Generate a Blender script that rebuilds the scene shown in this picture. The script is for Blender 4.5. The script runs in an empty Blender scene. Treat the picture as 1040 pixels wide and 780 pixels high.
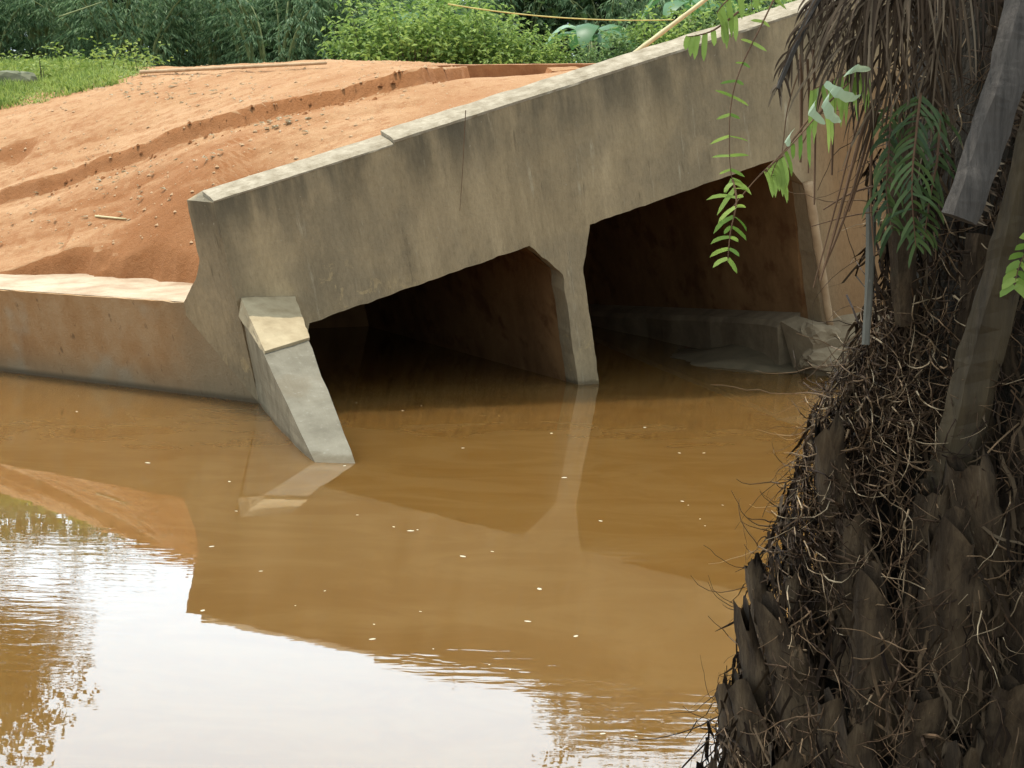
import bpy, bmesh, math, random
import numpy as np
from mathutils import Vector, Matrix, noise
rnd = random.Random(7)
R_ = math.radians
SC = bpy.context.scene
COL = SC.collection

# ------------------------------------------------------------------ camera
F, PITCH, ROLL, HC = 1957.46, 0.139875, 0.025515, 3.25
_fw = np.array([0, math.cos(PITCH), -math.sin(PITCH)]); _rt = np.array([1., 0, 0]); _up = np.cross(_rt, _fw)
RT = math.cos(ROLL)*_rt + math.sin(ROLL)*_up
UP = -math.sin(ROLL)*_rt + math.cos(ROLL)*_up
FW = _fw
CAMP = np.array([0, 0, HC])
cd = bpy.data.cameras.new('camera'); co = bpy.data.objects.new('camera', cd); COL.objects.link(co)
co.matrix_world = Matrix(((RT[0], UP[0], -FW[0], 0), (RT[1], UP[1], -FW[1], 0), (RT[2], UP[2], -FW[2], HC), (0, 0, 0, 1)))
cd.sensor_width = 36; cd.lens = F*36/1040; cd.clip_start = .1; cd.clip_end = 2000
SC.camera = co

# ------------------------------------------------------------------ light
SUN_EL, SUN_AZ = R_(77), R_(-72)          # azimuth from +Y (ahead of the camera) towards +X
w = bpy.data.worlds.new('World'); SC.world = w; w.use_nodes = True
nt = w.node_tree; nt.nodes.clear()
out = nt.nodes.new('ShaderNodeOutputWorld'); bg = nt.nodes.new('ShaderNodeBackground')
sky = nt.nodes.new('ShaderNodeTexSky'); sky.sky_type = 'NISHITA'; sky.sun_disc = False
sky.sun_elevation = SUN_EL; sky.sun_rotation = SUN_AZ; sky.dust_density = 4; sky.air_density = 1.0
tc = nt.nodes.new('ShaderNodeTexCoord'); mp = nt.nodes.new('ShaderNodeMapping'); mp.inputs['Scale'].default_value = (1, 1, 2.2)
nz = nt.nodes.new('ShaderNodeTexNoise'); nz.inputs['Scale'].default_value = 2.2; nz.inputs['Detail'].default_value = 6
cr = nt.nodes.new('ShaderNodeValToRGB'); cr.color_ramp.elements[0].position = .30; cr.color_ramp.elements[1].position = .52
mx = nt.nodes.new('ShaderNodeMix'); mx.data_type = 'RGBA'
# hazy cloud cover, brighter on the sun's side of the sky than behind the camera
dt = nt.nodes.new('ShaderNodeVectorMath'); dt.operation = 'DOT_PRODUCT'; dt.inputs[1].default_value = (-.28, .89, .37)
nt.links.new(tc.outputs['Generated'], dt.inputs[0])
mr = nt.nodes.new('ShaderNodeMapRange'); mr.interpolation_type = 'SMOOTHSTEP'
for i_, v_ in enumerate((-.5, .95, 13.5, 31.5)): mr.inputs[i_+1].default_value = v_
nt.links.new(dt.outputs['Value'], mr.inputs[0])
sc_ = nt.nodes.new('ShaderNodeVectorMath'); sc_.operation = 'SCALE'; sc_.inputs[0].default_value = (.79, .95, 1.06)
nt.links.new(mr.outputs[0], sc_.inputs['Scale']); nt.links.new(sc_.outputs[0], mx.inputs['B'])
nt.links.new(tc.outputs['Generated'], mp.inputs['Vector']); nt.links.new(mp.outputs['Vector'], nz.inputs['Vector'])
nt.links.new(nz.outputs['Fac'], cr.inputs['Fac']); nt.links.new(cr.outputs['Color'], mx.inputs['Factor'])
nt.links.new(sky.outputs['Color'], mx.inputs['A']); nt.links.new(mx.outputs['Result'], bg.inputs['Color'])
bg.inputs['Strength'].default_value = 0.1
nt.links.new(bg.outputs[0], out.inputs[0])
sd = bpy.data.lights.new('sun', 'SUN'); so = bpy.data.objects.new('sun', sd); COL.objects.link(so)
sd.energy = 3.7; sd.angle = R_(.6); sd.color = (1, .95, .86)
sdir = Vector((math.sin(SUN_AZ)*math.cos(SUN_EL), math.cos(SUN_AZ)*math.cos(SUN_EL), math.sin(SUN_EL)))
so.rotation_euler = sdir.to_track_quat('Z', 'Y').to_euler()
SC.view_settings.view_transform = 'Standard'; SC.view_settings.look = 'None'
SC.view_settings.exposure = 0.10; SC.view_settings.gamma = 1; SC.view_settings.use_curve_mapping = False

# ------------------------------------------------------------------ geometry of the place
def ray(u, v): return FW + RT*((u-520)/F) - UP*((v-390)/F)
def at(u, v, Y):
    r = ray(u, v); return CAMP + r*(Y/r[1])
def atplane(u, v, p0, n):
    r = ray(u, v); return CAMP + r*(np.dot(np.asarray(p0)-CAMP, n)/np.dot(r, n))
def atz(u, v, z): r = ray(u, v); return CAMP + r*((z-HC)/r[2])
YAW, TAU, LEAN = .4764, .2964, .1977
CM = Matrix.Rotation(YAW, 3, 'Z') @ Matrix.Rotation(-TAU, 3, 'Y') @ Matrix.Rotation(LEAN, 3, 'X')
CR = np.array(CM); CO = np.array([.606, 22.611, 1.877])
def W(x, y, z): return CO + CR @ np.array([x, y, z], float)
def L(P): return CR.T @ (np.asarray(P)-CO)
W1, W2, TH, PH, HX, HZ, PW = 3.271, 3.318, .282, 1.70, .383, .496, .17

# ------------------------------------------------------------------ helpers
def N3(p, s=1., o=4): return noise.fractal(Vector(p)*s, 1., 2., o)
class MB:
    def __init__(s): s.v = []; s.f = []; s.mi = []; s.m = 0
    def add(s, vs, fs):
        b = len(s.v); s.v += [tuple(map(float, q)) for q in vs]; s.f += [tuple(i+b for i in f) for f in fs]; s.mi += [s.m]*len(fs)
    def box(s, a, b):
        (x0, y0, z0), (x1, y1, z1) = a, b
        s.add([(x0,y0,z0),(x1,y0,z0),(x1,y1,z0),(x0,y1,z0),(x0,y0,z1),(x1,y0,z1),(x1,y1,z1),(x0,y1,z1)],
              [(0,3,2,1),(4,5,6,7),(0,1,5,4),(1,2,6,5),(2,3,7,6),(3,0,4,7)])
    def tube(s, pts, rad, n=5, cap=True):
        pts = [Vector(q) for q in pts]; vs = []; k = len(pts)
        if not hasattr(rad, '__len__'): rad = [rad]*k
        ref = Vector((.31, .23, .92))
        for i, q in enumerate(pts):
            t = (pts[min(i+1, k-1)]-pts[max(i-1, 0)])
            if t.length < 1e-9: t = Vector((0, 0, 1))
            t.normalize(); a = t.cross(ref)
            if a.length < 1e-3: a = t.cross(Vector((1, 0, 0)))
            a.normalize(); b = t.cross(a)
            for j in range(n):
                an = 2*math.pi*j/n; vs.append(q+(a*math.cos(an)+b*math.sin(an))*rad[i])
        fs = [(i*n+j, i*n+(j+1) % n, (i+1)*n+(j+1) % n, (i+1)*n+j) for i in range(k-1) for j in range(n)]
        if cap: fs += [tuple(range(n-1, -1, -1)), tuple((k-1)*n+j for j in range(n))]
        s.add(vs, fs)
    def blade(s, pts, wid, side):
        """ribbon leaf along pts, half widths wid, sideways direction"""
        vs = []; k = len(pts); sv = Vector(side)
        for i, q in enumerate(pts):
            q = Vector(q); vs += [q-sv*wid[i], q+sv*wid[i]]
        s.add(vs, [(2*i, 2*i+1, 2*i+3, 2*i+2) for i in range(k-1)])
    def leaf(s, p, d, nrm, ln, wd, fold=.15):
        """diamond leaf with a fold along its midrib"""
        d = Vector(d).normalized(); sd_ = d.cross(Vector(nrm))
        if sd_.length < 1e-4: sd_ = d.orthogonal()
        sd_.normalize(); up = sd_.cross(d); p = Vector(p)
        m = p+d*ln*.45; t = p+d*ln-up*ln*.12
        s.add([p, m+sd_*wd*.5+up*wd*fold, t, m-sd_*wd*.5+up*wd*fold], [(0, 1, 2), (0, 2, 3)])
    def mesh(s, name):
        m = bpy.data.meshes.new(name); m.from_pydata(s.v, [], s.f); m.update()
        if any(s.mi): m.polygons.foreach_set('material_index', s.mi)
        return m
    def build(s, name, mats, parent=None, smooth=False):
        m = s.mesh(name)
        for a in (mats if isinstance(mats, (list, tuple)) else [mats]): m.materials.append(a)
        if smooth: m.polygons.foreach_set('use_smooth', [True]*len(m.polygons))
        o = bpy.data.objects.new(name, m); COL.objects.link(o)
        if parent: o.parent = parent
        return o
def tag(o, label=None, cat=None, group=None, kind=None):
    if label: o['label'] = label
    if cat: o['category'] = cat
    if group: o['group'] = group
    if kind: o['kind'] = kind
    return o
def empty(name, loc=(0, 0, 0)):
    o = bpy.data.objects.new(name, None); COL.objects.link(o); o.location = loc; o.empty_display_size = .2; return o
def copy_tree(o, parent=None):
    c = o.copy(); COL.objects.link(c)
    if parent is not None: c.parent = parent
    for ch in list(o.children): copy_tree(ch, c)
    return c
def bevel(o, wd, seg=2):
    m = o.modifiers.new('bevel', 'BEVEL'); m.width = wd; m.segments = seg; m.limit_method = 'ANGLE'; m.angle_limit = R_(40)

# ------------------------------------------------------------------ materials
class NT:
    def __init__(s, name, rough=.9, spec=.3):
        s.m = bpy.data.materials.new(name); s.m.use_nodes = True; s.t = s.m.node_tree
        s.b = s.t.nodes['Principled BSDF']; s.b.inputs['Roughness'].default_value = rough
        s.b.inputs['Specular IOR Level'].default_value = spec
        s.tc = s.t.nodes.new('ShaderNodeTexCoord')
    def n(s, typ, **kw):
        q = s.t.nodes.new(typ)
        for k, v in kw.items(): setattr(q, k, v)
        return q
    def l(s, a, b): s.t.links.new(a, b)
    def noise(s, scale, detail=5, stretch=(1, 1, 1), rough=.6, dist=0, coord='Object'):
        mp = s.n('ShaderNodeMapping'); mp.inputs['Scale'].default_value = stretch
        s.l(s.tc.outputs[coord], mp.inputs['Vector'])
        q = s.n('ShaderNodeTexNoise'); q.inputs['Scale'].default_value = scale; q.inputs['Detail'].default_value = detail
        q.inputs['Roughness'].default_value = rough; q.inputs['Distortion'].default_value = dist
        s.l(mp.outputs[0], q.inputs['Vector']); return q.outputs['Fac']
    def ramp(s, fac, stops, interp='LINEAR'):
        q = s.n('ShaderNodeValToRGB'); e = q.color_ramp.elements; q.color_ramp.interpolation = interp
        while len(e) < len(stops): e.new(.5)
        for i, (p, c) in enumerate(stops):
            e[i].position = p; e[i].color = (*c, 1) if hasattr(c, '__len__') else (c, c, c, 1)
        s.l(fac, q.inputs['Fac']); return q.outputs['Color']
    def mix(s, fac, a, b, mode='MIX'):
        q = s.n('ShaderNodeMix', data_type='RGBA', blend_type=mode)
        for k, v in (('Factor', fac), ('A', a), ('B', b)):
            if hasattr(v, 'is_linked'): s.l(v, q.inputs[k])
            elif k == 'Factor': q.inputs[k].default_value = v
            else: q.inputs[k].default_value = (*v, 1)
        return q.outputs['Result']
    def math(s, op, a, b=None, clamp=False):
        q = s.n('ShaderNodeMath', operation=op, use_clamp=clamp)
        for i, v in enumerate((a, b)):
            if v is None: continue
            if hasattr(v, 'is_linked'): s.l(v, q.inputs[i])
            else: q.inputs[i].default_value = v
        return q.outputs[0]
    def rng(s, v, a, b, c=0., d=1.):
        q = s.n('ShaderNodeMapRange'); q.interpolation_type = 'SMOOTHSTEP'; s.l(v, q.inputs[0])
        for i, x in enumerate((a, b, c, d)): q.inputs[i+1].default_value = x
        return q.outputs[0]
    def sep(s, coord='Object'):
        q = s.n('ShaderNodeSeparateXYZ'); s.l(s.tc.outputs[coord], q.inputs[0]); return q.outputs
    def col(s, c): s.l(c, s.b.inputs['Base Color'])
    def bump(s, h, strength=.5, dist=.02):
        q = s.n('ShaderNodeBump'); q.inputs['Strength'].default_value = strength; q.inputs['Distance'].default_value = dist
        s.l(h, q.inputs['Height']); s.l(q.outputs[0], s.b.inputs['Normal'])
def simple(name, c0, c1, scale=8, rough=.9, bump=.3, dist=.01, stretch=(1, 1, 1), spec=.25):
    t = NT(name, rough, spec); f = t.noise(scale, 5, stretch); t.col(t.ramp(f, [(.3, c0), (.7, c1)]))
    if bump: t.bump(t.noise(scale*3, 5, stretch), bump, dist)
    return t.m
def foliage(name, c0, c1, trans=.35, rough=.55, scale=1.5):
    t = NT(name, rough, .35)
    g = t.n('ShaderNodeNewGeometry'); f = t.noise(scale, 3)
    r = t.math('ADD', t.math('MULTIPLY', g.outputs['Random Per Island'], .6), t.math('MULTIPLY', f, .5))
    c = t.ramp(r, [(.25, c0), (.85, c1)]); t.col(c)
    tr = t.n('ShaderNodeBsdfTranslucent'); t.l(c, tr.inputs['Color'])
    ms = t.n('ShaderNodeMixShader'); ms.inputs[0].default_value = trans
    o = t.t.nodes['Material Output']; t.l(t.b.outputs[0], ms.inputs[1]); t.l(tr.outputs[0], ms.inputs[2]); t.l(ms.outputs[0], o.inputs[0])
    return t.m
M = {}
# weathered headwall concrete (local frame of the culvert: x along the wall, z up)
t = NT('weathered_concrete', .92, .2)
x, y, z = t.sep()
st = t.noise(2.6, 6, (1, 1, .16), .65)
base = t.ramp(st, [(.26, (.25, .186, .106)), (.5, (.375, .282, .162)), (.74, (.49, .372, .22))])
big = t.noise(.9, 4, (1, 1, .8))
base = t.mix(t.rng(big, .42, .62, 0, .6), base, (.23, .183, .116))
base = t.mix(t.rng(t.noise(1.7, 5, (1, 1, .7), .65), .52, .68, 0, .6), base, (.40, .30, .175))
# dark algae film along the top of the parapet
al = t.math('MULTIPLY', t.rng(z, .75, 1.75), t.rng(t.noise(2.2, 5, (1, 1, .22)), .35, .62))
base = t.mix(t.math('MULTIPLY', al, .8), base, (.088, .076, .053))
# pale efflorescence runs and scraped patches
ef = t.math('MULTIPLY', t.rng(t.noise(7, 6, (1, 1, .10), .7),   .58, .70), t.rng(t.noise(1.1, 3), .46, .6))
base = t.mix(t.math('MULTIPLY', ef, .75), base, (.52, .44, .30))
pat = t.math('MULTIPLY', t.rng(t.noise(4.5, 7, (1, 1, .8), .72, .6), .56, .60), t.rng(t.math('ADD', t.math('MULTIPLY', z, .8), t.math('MULTIPLY', t.math('ABSOLUTE', t.math('ADD', x, 3.0)), .5)), .75, .25))
base = t.mix(t.math('MULTIPLY', pat, .8), base, (.46, .34, .18))
# orange silt below and at the far right
sr = t.math('MULTIPLY', t.rng(x, 3.1, 4.1), t.rng(z, 1.3, .1))
base = t.mix(t.math('MULTIPLY', sr, .85), base, (.31, .165, .07))
sp = t.rng(t.noise(22, 3, (1, 1, 1), .5), .70, .74)
base = t.mix(t.math('MULTIPLY', sp, .5), base, (.42, .36, .26))
gr = t.ramp(t.noise(30, 6, (1, 1, .35), .75), [(.3, .62), (.5, 1.0), (.72, 1.28)]); base = t.mix(.5, base, gr, 'MULTIPLY')
gp_ = t.n('ShaderNodeNewGeometry'); sp_ = t.n('ShaderNodeSeparateXYZ'); t.l(gp_.outputs['Position'], sp_.inputs[0]); wl_ = t.rng(t.math('ADD', sp_.outputs[2], t.math('MULTIPLY', t.noise(6, 4), .10)), .13, .07, 0, .6); base = t.mix(wl_, base, (.10, .072, .038))
dk = t.math('MULTIPLY', t.rng(t.noise(11, 6, (1, 1, .12), .7), .58, .70), t.rng(t.noise(1.3, 3), .42, .6)); base = t.mix(t.math('MULTIPLY', dk, .55), base, (.07, .055, .035))
t.col(base)
h = t.math('ADD', t.math('MULTIPLY', t.noise(5, 8, (1, 1, .6), .7), .7), t.math('MULTIPLY', t.noise(45, 4), .25))
t.bump(h, .55, .03); M['concrete'] = t.m
# silt stained wing wall
t = NT('silt_stained_concrete', .92, .2); x, y, z = t.sep('Object')
base = t.ramp(t.noise(1.5, 6, (1, 1, .5), .65), [(.3, (.28, .145, .06)), (.5, (.38, .215, .095)), (.72, (.44, .295, .16))])
base = t.mix(t.rng(t.noise(.8, 3), .5, .62, 0, .65), base, (.38, .32, .22))
base = t.mix(t.math('MULTIPLY', t.rng(t.math('ADD', x, t.math('MULTIPLY', t.noise(2, 4), .8)), -3.75, -2.85), .9), base, (.29, .215, .125))
base = t.mix(t.rng(z, .42, .0, 0, .6), base, (.27, .20, .12))
base = t.mix(t.math('MULTIPLY', t.rng(z, .10, .02), .8), base, (.10, .075, .045))
base = t.mix(t.math('MULTIPLY', t.rng(t.noise(9, 6, (1, 1, .25), .7), .6, .68), .6), base, (.12, .075, .04))
t.col(base); t.bump(t.math('ADD', t.noise(5, 8, (1, 1, .7), .7), t.math('MULTIPLY', t.noise(40, 4), .25)), .6, .035); M['silt'] = t.m
# inner walls: dark, brown, stained
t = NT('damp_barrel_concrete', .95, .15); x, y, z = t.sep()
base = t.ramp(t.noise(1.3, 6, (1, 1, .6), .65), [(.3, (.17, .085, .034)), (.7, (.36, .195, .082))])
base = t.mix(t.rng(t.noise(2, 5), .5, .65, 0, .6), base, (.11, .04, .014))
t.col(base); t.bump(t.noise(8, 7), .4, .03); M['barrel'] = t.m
M['footing'] = simple('muddy_footing', (.17, .12, .07), (.30, .225, .135), 3, .9, .5, .03)
M['coping'] = simple('pale_cement', (.22, .172, .108), (.40, .33, .235), 7, .92, .7, .025)
M['mortar'] = simple('mortar_patch', (.29, .215, .12), (.44, .345, .21), 4, .9, .5, .02)
t = NT('smooth_grey_concrete', .88, .2)
base = t.ramp(t.noise(3.0, 7, (1, 1, 1), .65), [(.3, (.128, .108, .074)), (.5, (.172, .148, .104)), (.72, (.215, .186, .134))])
base = t.mix(t.rng(t.noise(1.4, 4), .52, .66, 0, .5), base, (.15, .115, .07))
base = t.mix(t.rng(t.noise(24, 4, (1, 1, 1), .6), .62, .70, 0, .5), base, (.26, .235, .18))
gp_ = t.n('ShaderNodeNewGeometry'); sp_ = t.n('ShaderNodeSeparateXYZ'); t.l(gp_.outputs['Position'], sp_.inputs[0]); wl_ = t.rng(t.math('ADD', sp_.outputs[2], t.math('MULTIPLY', t.noise(6, 4), .10)), .13, .07, 0, .6); base = t.mix(wl_, base, (.10, .072, .038))
t.col(base); t.bump(t.math('ADD', t.noise(7, 8, (1, 1, 1), .7), t.math('MULTIPLY', t.noise(60, 4), .3)), .5, .02); M['fin'] = t.m
t = NT('stained_fin_side', .9, .2)
base = t.ramp(t.noise(2.5, 7, (1, 1, .35), .68), [(.3, (.15, .118, .07)), (.5, (.22, .175, .11)), (.72, (.30, .245, .155))])
gp_ = t.n('ShaderNodeNewGeometry'); sp_ = t.n('ShaderNodeSeparateXYZ'); t.l(gp_.outputs['Position'], sp_.inputs[0]); wl_ = t.rng(t.math('ADD', sp_.outputs[2], t.math('MULTIPLY', t.noise(6, 4), .10)), .13, .07, 0, .6); base = t.mix(wl_, base, (.10, .072, .038))
t.col(base); t.bump(t.noise(9, 8, (1, 1, .5), .7), .5, .025); M['finside'] = t.m
t = NT('muddy_apron', .85, .25)
base = t.ramp(t.noise(2.2, 6, (1, 1, 1), .6), [(.3, (.30, .19, .11)), (.5, (.42, .31, .20)), (.75, (.50, .40, .28))])
base = t.mix(t.rng(t.noise(9, 6, (1, 3.5, 1), .7, .5), .55, .66, 0, .7), base, (.30, .19, .11))
t.col(base); t.bump(t.noise(10, 6, (1, 3, 1)), .6, .03); M['apron'] = t.m
# laterite road dirt
def dirt(name, k=.94):
    t = NT(name, .97, .1)
    a = t.ramp(t.noise(.55, 5, (1, 1, 1), .6), [(.3, (.36*k, .175*k, .078*k)), (.5, (.43*k, .237*k, .115*k)), (.72, (.51*k, .305*k, .162*k))])
    a = t.mix(t.rng(t.noise(5, 9, (1, 1, 1), .8), .48, .66, 0, .7), a, (.30*k, .125*k, .05*k))
    a = t.mix(t.rng(t.noise(3.2, 7, (.35, 1.6, 1), .7), .50, .64, 0, .5), a, (.34*k, .155*k, .066*k))
    a = t.mix(t.rng(t.noise(70, 3, (1, 1, 1), .6), .60, .70, 0, .55), a, (.25*k, .11*k, .045*k))
    v = t.rng(t.noise(38, 3, (1, 1, 1), .5), .62, .72, 0, .6); a = t.mix(v, a, (.62*k, .40*k, .24*k))
    # steep faces: redder cut soil, darkened further to paint in the bank's shade
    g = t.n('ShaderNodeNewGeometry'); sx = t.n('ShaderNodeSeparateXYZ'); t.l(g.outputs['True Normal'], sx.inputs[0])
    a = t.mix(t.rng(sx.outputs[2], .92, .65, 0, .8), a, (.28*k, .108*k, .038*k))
    t.col(a); t.bump(t.math('ADD', t.noise(9, 8, (1, 1, 1), .75), t.math('MULTIPLY', t.noise(55, 4), .35)), .8, .05); return t.m
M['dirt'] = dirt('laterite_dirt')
M['bank'] = simple('bank_earth', (.07, .05, .03), (.16, .11, .06), 3, .95, .6, .05)
M['mud'] = simple('wet_mud', (.11, .085, .05), (.19, .145, .085), 3, .55, .4, .02)
M['stone'] = simple('pale_clods', (.34, .19, .09), (.50, .33, .19), 20, .95, .4, .01)
M['redwall'] = simple('laterite_stained_concrete', (.22, .09, .035), (.34, .16, .065), 4, .95, .5, .03)
M['mossblock'] = simple('grey_concrete_block', (.09, .095, .05), (.19, .18, .11), 4, .95, .5, .02)
# vegetation
M['bamboo'] = foliage('bamboo_leaf', (.055, .125, .05), (.30, .41, .20), .42)
M['shrub'] = foliage('bright_shrub_leaf', (.10, .18, .03), (.36, .46, .12), .45)
M['shrub2'] = foliage('mid_shrub_leaf', (.07, .14, .04), (.24, .33, .11), .4)
M['grass'] = foliage('grass_blade', (.10, .17, .025), (.36, .42, .10), .4, .6)
M['tree'] = foliage('tree_leaf', (.025, .06, .022), (.10, .16, .05), .3)
M['banana'] = foliage('banana_leaf', (.04, .12, .035), (.11, .24, .08), .4, .4, .8)
M['bananapale'] = foliage('banana_leaf_pale', (.22, .36, .19), (.32, .46, .27), .4, .4, .8)
M['fern'] = foliage('fern_leaf', (.10, .20, .025), (.36, .46, .10), .45, .45, 9)
M['ferndark'] = foliage('dark_fern_leaf', (.025, .048, .012), (.085, .125, .035), .3, .5, 9)
M['pale'] = foliage('pale_leaf', (.28, .37, .20), (.50, .57, .38), .3, .4, 9)
M['dryleaf'] = foliage('dry_leaf', (.30, .24, .14), (.5, .42, .28), .3, .6, 9)
M['bark'] = simple('tree_bark', (.05, .038, .025), (.12, .095, .065), 6, .95, .6, .03, (1, 1, .2))
M['culm'] = simple('bamboo_culm', (.12, .15, .05), (.26, .27, .11), 5, .6, .1)
M['pole'] = simple('dry_bamboo_pole', (.42, .34, .17), (.60, .50, .28), 5, .6, .2)
M['drypole'] = simple('dusty_pole', (.34, .21, .11), (.48, .32, .18), 5, .8, .3)
M['string'] = simple('yellow_cord', (.50, .42, .14), (.62, .52, .2), 9, .7, 0)
M['trunk'] = simple('palm_trunk', (.012, .009, .006), (.045, .034, .022), 7, .97, .9, .05, (1, 1, .35))
t = NT('palm_frond_base', .9, .2)
g = t.ramp(t.noise(16, 8, (1, 1, .16), .75), [(.30, (.011, .007, .004)), (.48, (.046, .029, .016)), (.62, (.098, .064, .035)), (.78, (.19, .138, .086))])
g = t.mix(t.rng(t.noise(2.2, 4), .56, .7, 0, .45), g, (.055, .06, .03))
t.col(g); t.bump(t.noise(14, 8, (1, 1, .15), .7), .9, .03); M['fbase'] = t.m
t = NT('dry_fibre', .9, .2); g = t.n('ShaderNodeNewGeometry')
t.col(t.ramp(g.outputs['Random Per Island'], [(0, (.022, .012, .007)), (.55, (.080, .045, .023)), (.88, (.18, .112, .06)), (1, (.42, .31, .19))])); M['fibre'] = t.m
t = NT('dead_frond_leaflet', .9, .2); g = t.n('ShaderNodeNewGeometry')
t.col(t.ramp(g.outputs['Random Per Island'], [(0, (.03, .018, .011)), (.6, (.09, .06, .037)), (1, (.21, .155, .10))])); M['deadleaf'] = t.m
t = NT('grey_dead_petiole', .8, .25)
g = t.ramp(t.noise(5, 6, (1, 1, .2), .6), [(.3, (.045, .036, .029)), (.7, (.105, .088, .073))])
g = t.mix(t.rng(t.noise(16, 2), .72, .75), g, (.7, .7, .66)); g = t.mix(.8, g, t.ramp(t.noise(60, 6, (1, 1, .06), .7), [(.3, .45), (.7, 1.5)]), 'MULTIPLY')
t.col(g); t.bump(t.noise(40, 7, (1, 1, .06), .7), .9, .012); M['petiole'] = t.m
M['greenpetiole'] = simple('olive_petiole', (.02, .012, .005), (.075, .05, .022), 16, .75, .7, .012, (1, 1, .08), .3)
t = NT('lichen_grey_stalk', .9, .2)
g = t.ramp(t.noise(6, 6, (1, 1, .4), .6), [(.3, (.09, .08, .06)), (.7, (.17, .155, .125))])
g = t.mix(t.rng(t.noise(9, 2), .64, .67), g, (.62, .62, .57)); t.col(g); M['lichen'] = t.m
M['foam'] = simple('foam_fleck', (.42, .36, .24), (.56, .49, .36), 30, .6, 0)
# muddy river
t = NT('muddy_water', .006, .5); t.b.inputs['IOR'].default_value = 1.5
t.b.subsurface_method = 'BURLEY'; t.b.inputs['Subsurface Weight'].default_value = 1.; t.b.inputs['Subsurface Radius'].default_value = (1, .8, .5); t.b.inputs['Subsurface Scale'].default_value = 1.1
t.col(t.mix(t.rng(t.noise(.7, 6, (1, 1.8, 1), .6, 1.6), .40, .66, 0, .5), t.ramp(t.noise(.25, 3), [(.3, (.128, .060, .014)), (.7, (.148, .075, .020))]), (.165, .090, .028)))
x, y, z = t.sep()
def spot(cx, cy, rx, ry):
    dx = t.math('DIVIDE', t.math('SUBTRACT', x, cx), rx); dy = t.math('DIVIDE', t.math('SUBTRACT', y, cy), ry)
    return t.rng(t.math('ADD', t.math('MULTIPLY', dx, dx), t.math('MULTIPLY', dy, dy)), 1., .15)
mask = None
SPOTS = [(-3.3, 12.2, 1.3, 2.6), (-.15, 11.2, .75, .8), (.95, 10.6, 1.1, 1.6), (1.6, 14.3, 1.4, .5), (-2.4, 13.6, 1.2, .5)]
for s_ in SPOTS:
    q = spot(*s_); mask = q if mask is None else t.math('MAXIMUM', mask, q)
wv = t.noise(2.2, 3, (1, 2.4, 1), .5, .4); calm = t.noise(.9, 2, (1, 1.5, 1))
rip = t.noise(6, 2, (.5, 1.5, 1), .5, .3)
hh = t.math('ADD', t.math('MULTIPLY', t.math('MULTIPLY', rip, mask), .0019),
            t.math('ADD', t.math('MULTIPLY', wv, .00022), t.math('MULTIPLY', calm, .0005)))
t.bump(hh, 1., 1.); M['water'] = t.m

exec_parts = []
# ------------------------------------------------------------------ setting: water, road, far ground, banks
b = MB(); b.add([(-90, -30, 0), (90, -30, 0), (90, 95, 0), (-90, 95, 0)], [(0, 1, 2, 3)])
tag(b.build('river_water', M['water']), kind='structure')

# wing wall plane: crease with the headwall and the water line to its left
CA = W(-4.12, 0, -.77); CA = CA - (W(-4.12, 0, 1)-W(-4.12, 0, 0))*(CA[2]/(W(-4.12, 0, 1)-W(-4.12, 0, 0))[2])
CT = W(-4.12, 0, 1)-W(-4.12, 0, 0)
WL = atz(0, 377, 0); wd_ = WL-CA; wd_ /= np.linalg.norm(wd_)
WN = np.cross(wd_, CT); WN /= np.linalg.norm(WN)
if WN[1] < 0: WN = -WN
def onwing(u, v): return atplane(u, v, CA, WN)
wt0, wt1 = onwing(0, 295), onwing(187, 308)
back = np.array([WN[0], WN[1], 0]); back /= np.linalg.norm(back)

def tps_fit(P, z, lam=1e-3):
    n = len(P); d = np.linalg.norm(P[:, None]-P[None], axis=2); K = np.where(d > 0, d*d*np.log(d+1e-12), 0)+lam*np.eye(n)
    A = np.zeros((n+3, n+3)); A[:n, :n] = K; A[:n, n] = 1; A[:n, n+1:] = P; A[n, :n] = 1; A[n+1:, :n] = P.T
    s = np.linalg.solve(A, np.r_[z, 0, 0, 0])
    def f(Q):
        d = np.linalg.norm(Q[:, None]-P[None], axis=2); return np.where(d > 0, d*d*np.log(d+1e-12), 0) @ s[:n] + s[n] + Q @ s[n+1:]
    return f
STEP = .19
ridge_px = [(-160, 245, 27.4), (0, 207, 26.5), (100, 175, 26.0), (165, 151, 25.5), (245, 127, 25.1), (330, 107, 24.9), (428, 84, 24.9), (470, 83, 26.3), (479, 81, 27.8), (486, 80, 30.5)]
ridge = [at(*q) for q in ridge_px]
scarp_px = [(-200, 290, 26.2), (0, 281, 24.1), (60, 266, 23.9), (140, 269, 23.3), (200, 273, 22.6), (260, 282, 21.9)]
scarp = [at(*q) for q in scarp_px]
ctrl = [tuple(q) for q in ridge[:8]]
ctrl += [tuple(q) for q in scarp[:5]]
for px, py, Y in [(0, 243, 25.2), (100, 224, 24.6), (185, 203, 23.6), (260, 172, 23.4), (330, 140, 23.6), (420, 108, 24.0)]: ctrl.append(tuple(at(px, py, Y)))
for px, py, Y in [(0, 192, 27.0), (100, 162, 26.4), (165, 139, 25.9), (330, 94, 25.4), (420, 71, 25.4),
                  (0, 150, 28.6), (120, 114, 28.2), (250, 89, 27.4), (350, 74, 26.6),
                  (-150, 150, 31), (0, 110, 31), (140, 77, 31), (230, 69, 30), (300, 66, 29), (400, 64, 27.6)]:
    q = at(px, py, Y); ctrl.append((q[0], q[1], q[2]-STEP))
for px, py, Y in [(500, 82, 27.3), (590, 84, 28.3)]: ctrl.append(tuple(at(px, py, Y)))
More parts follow.
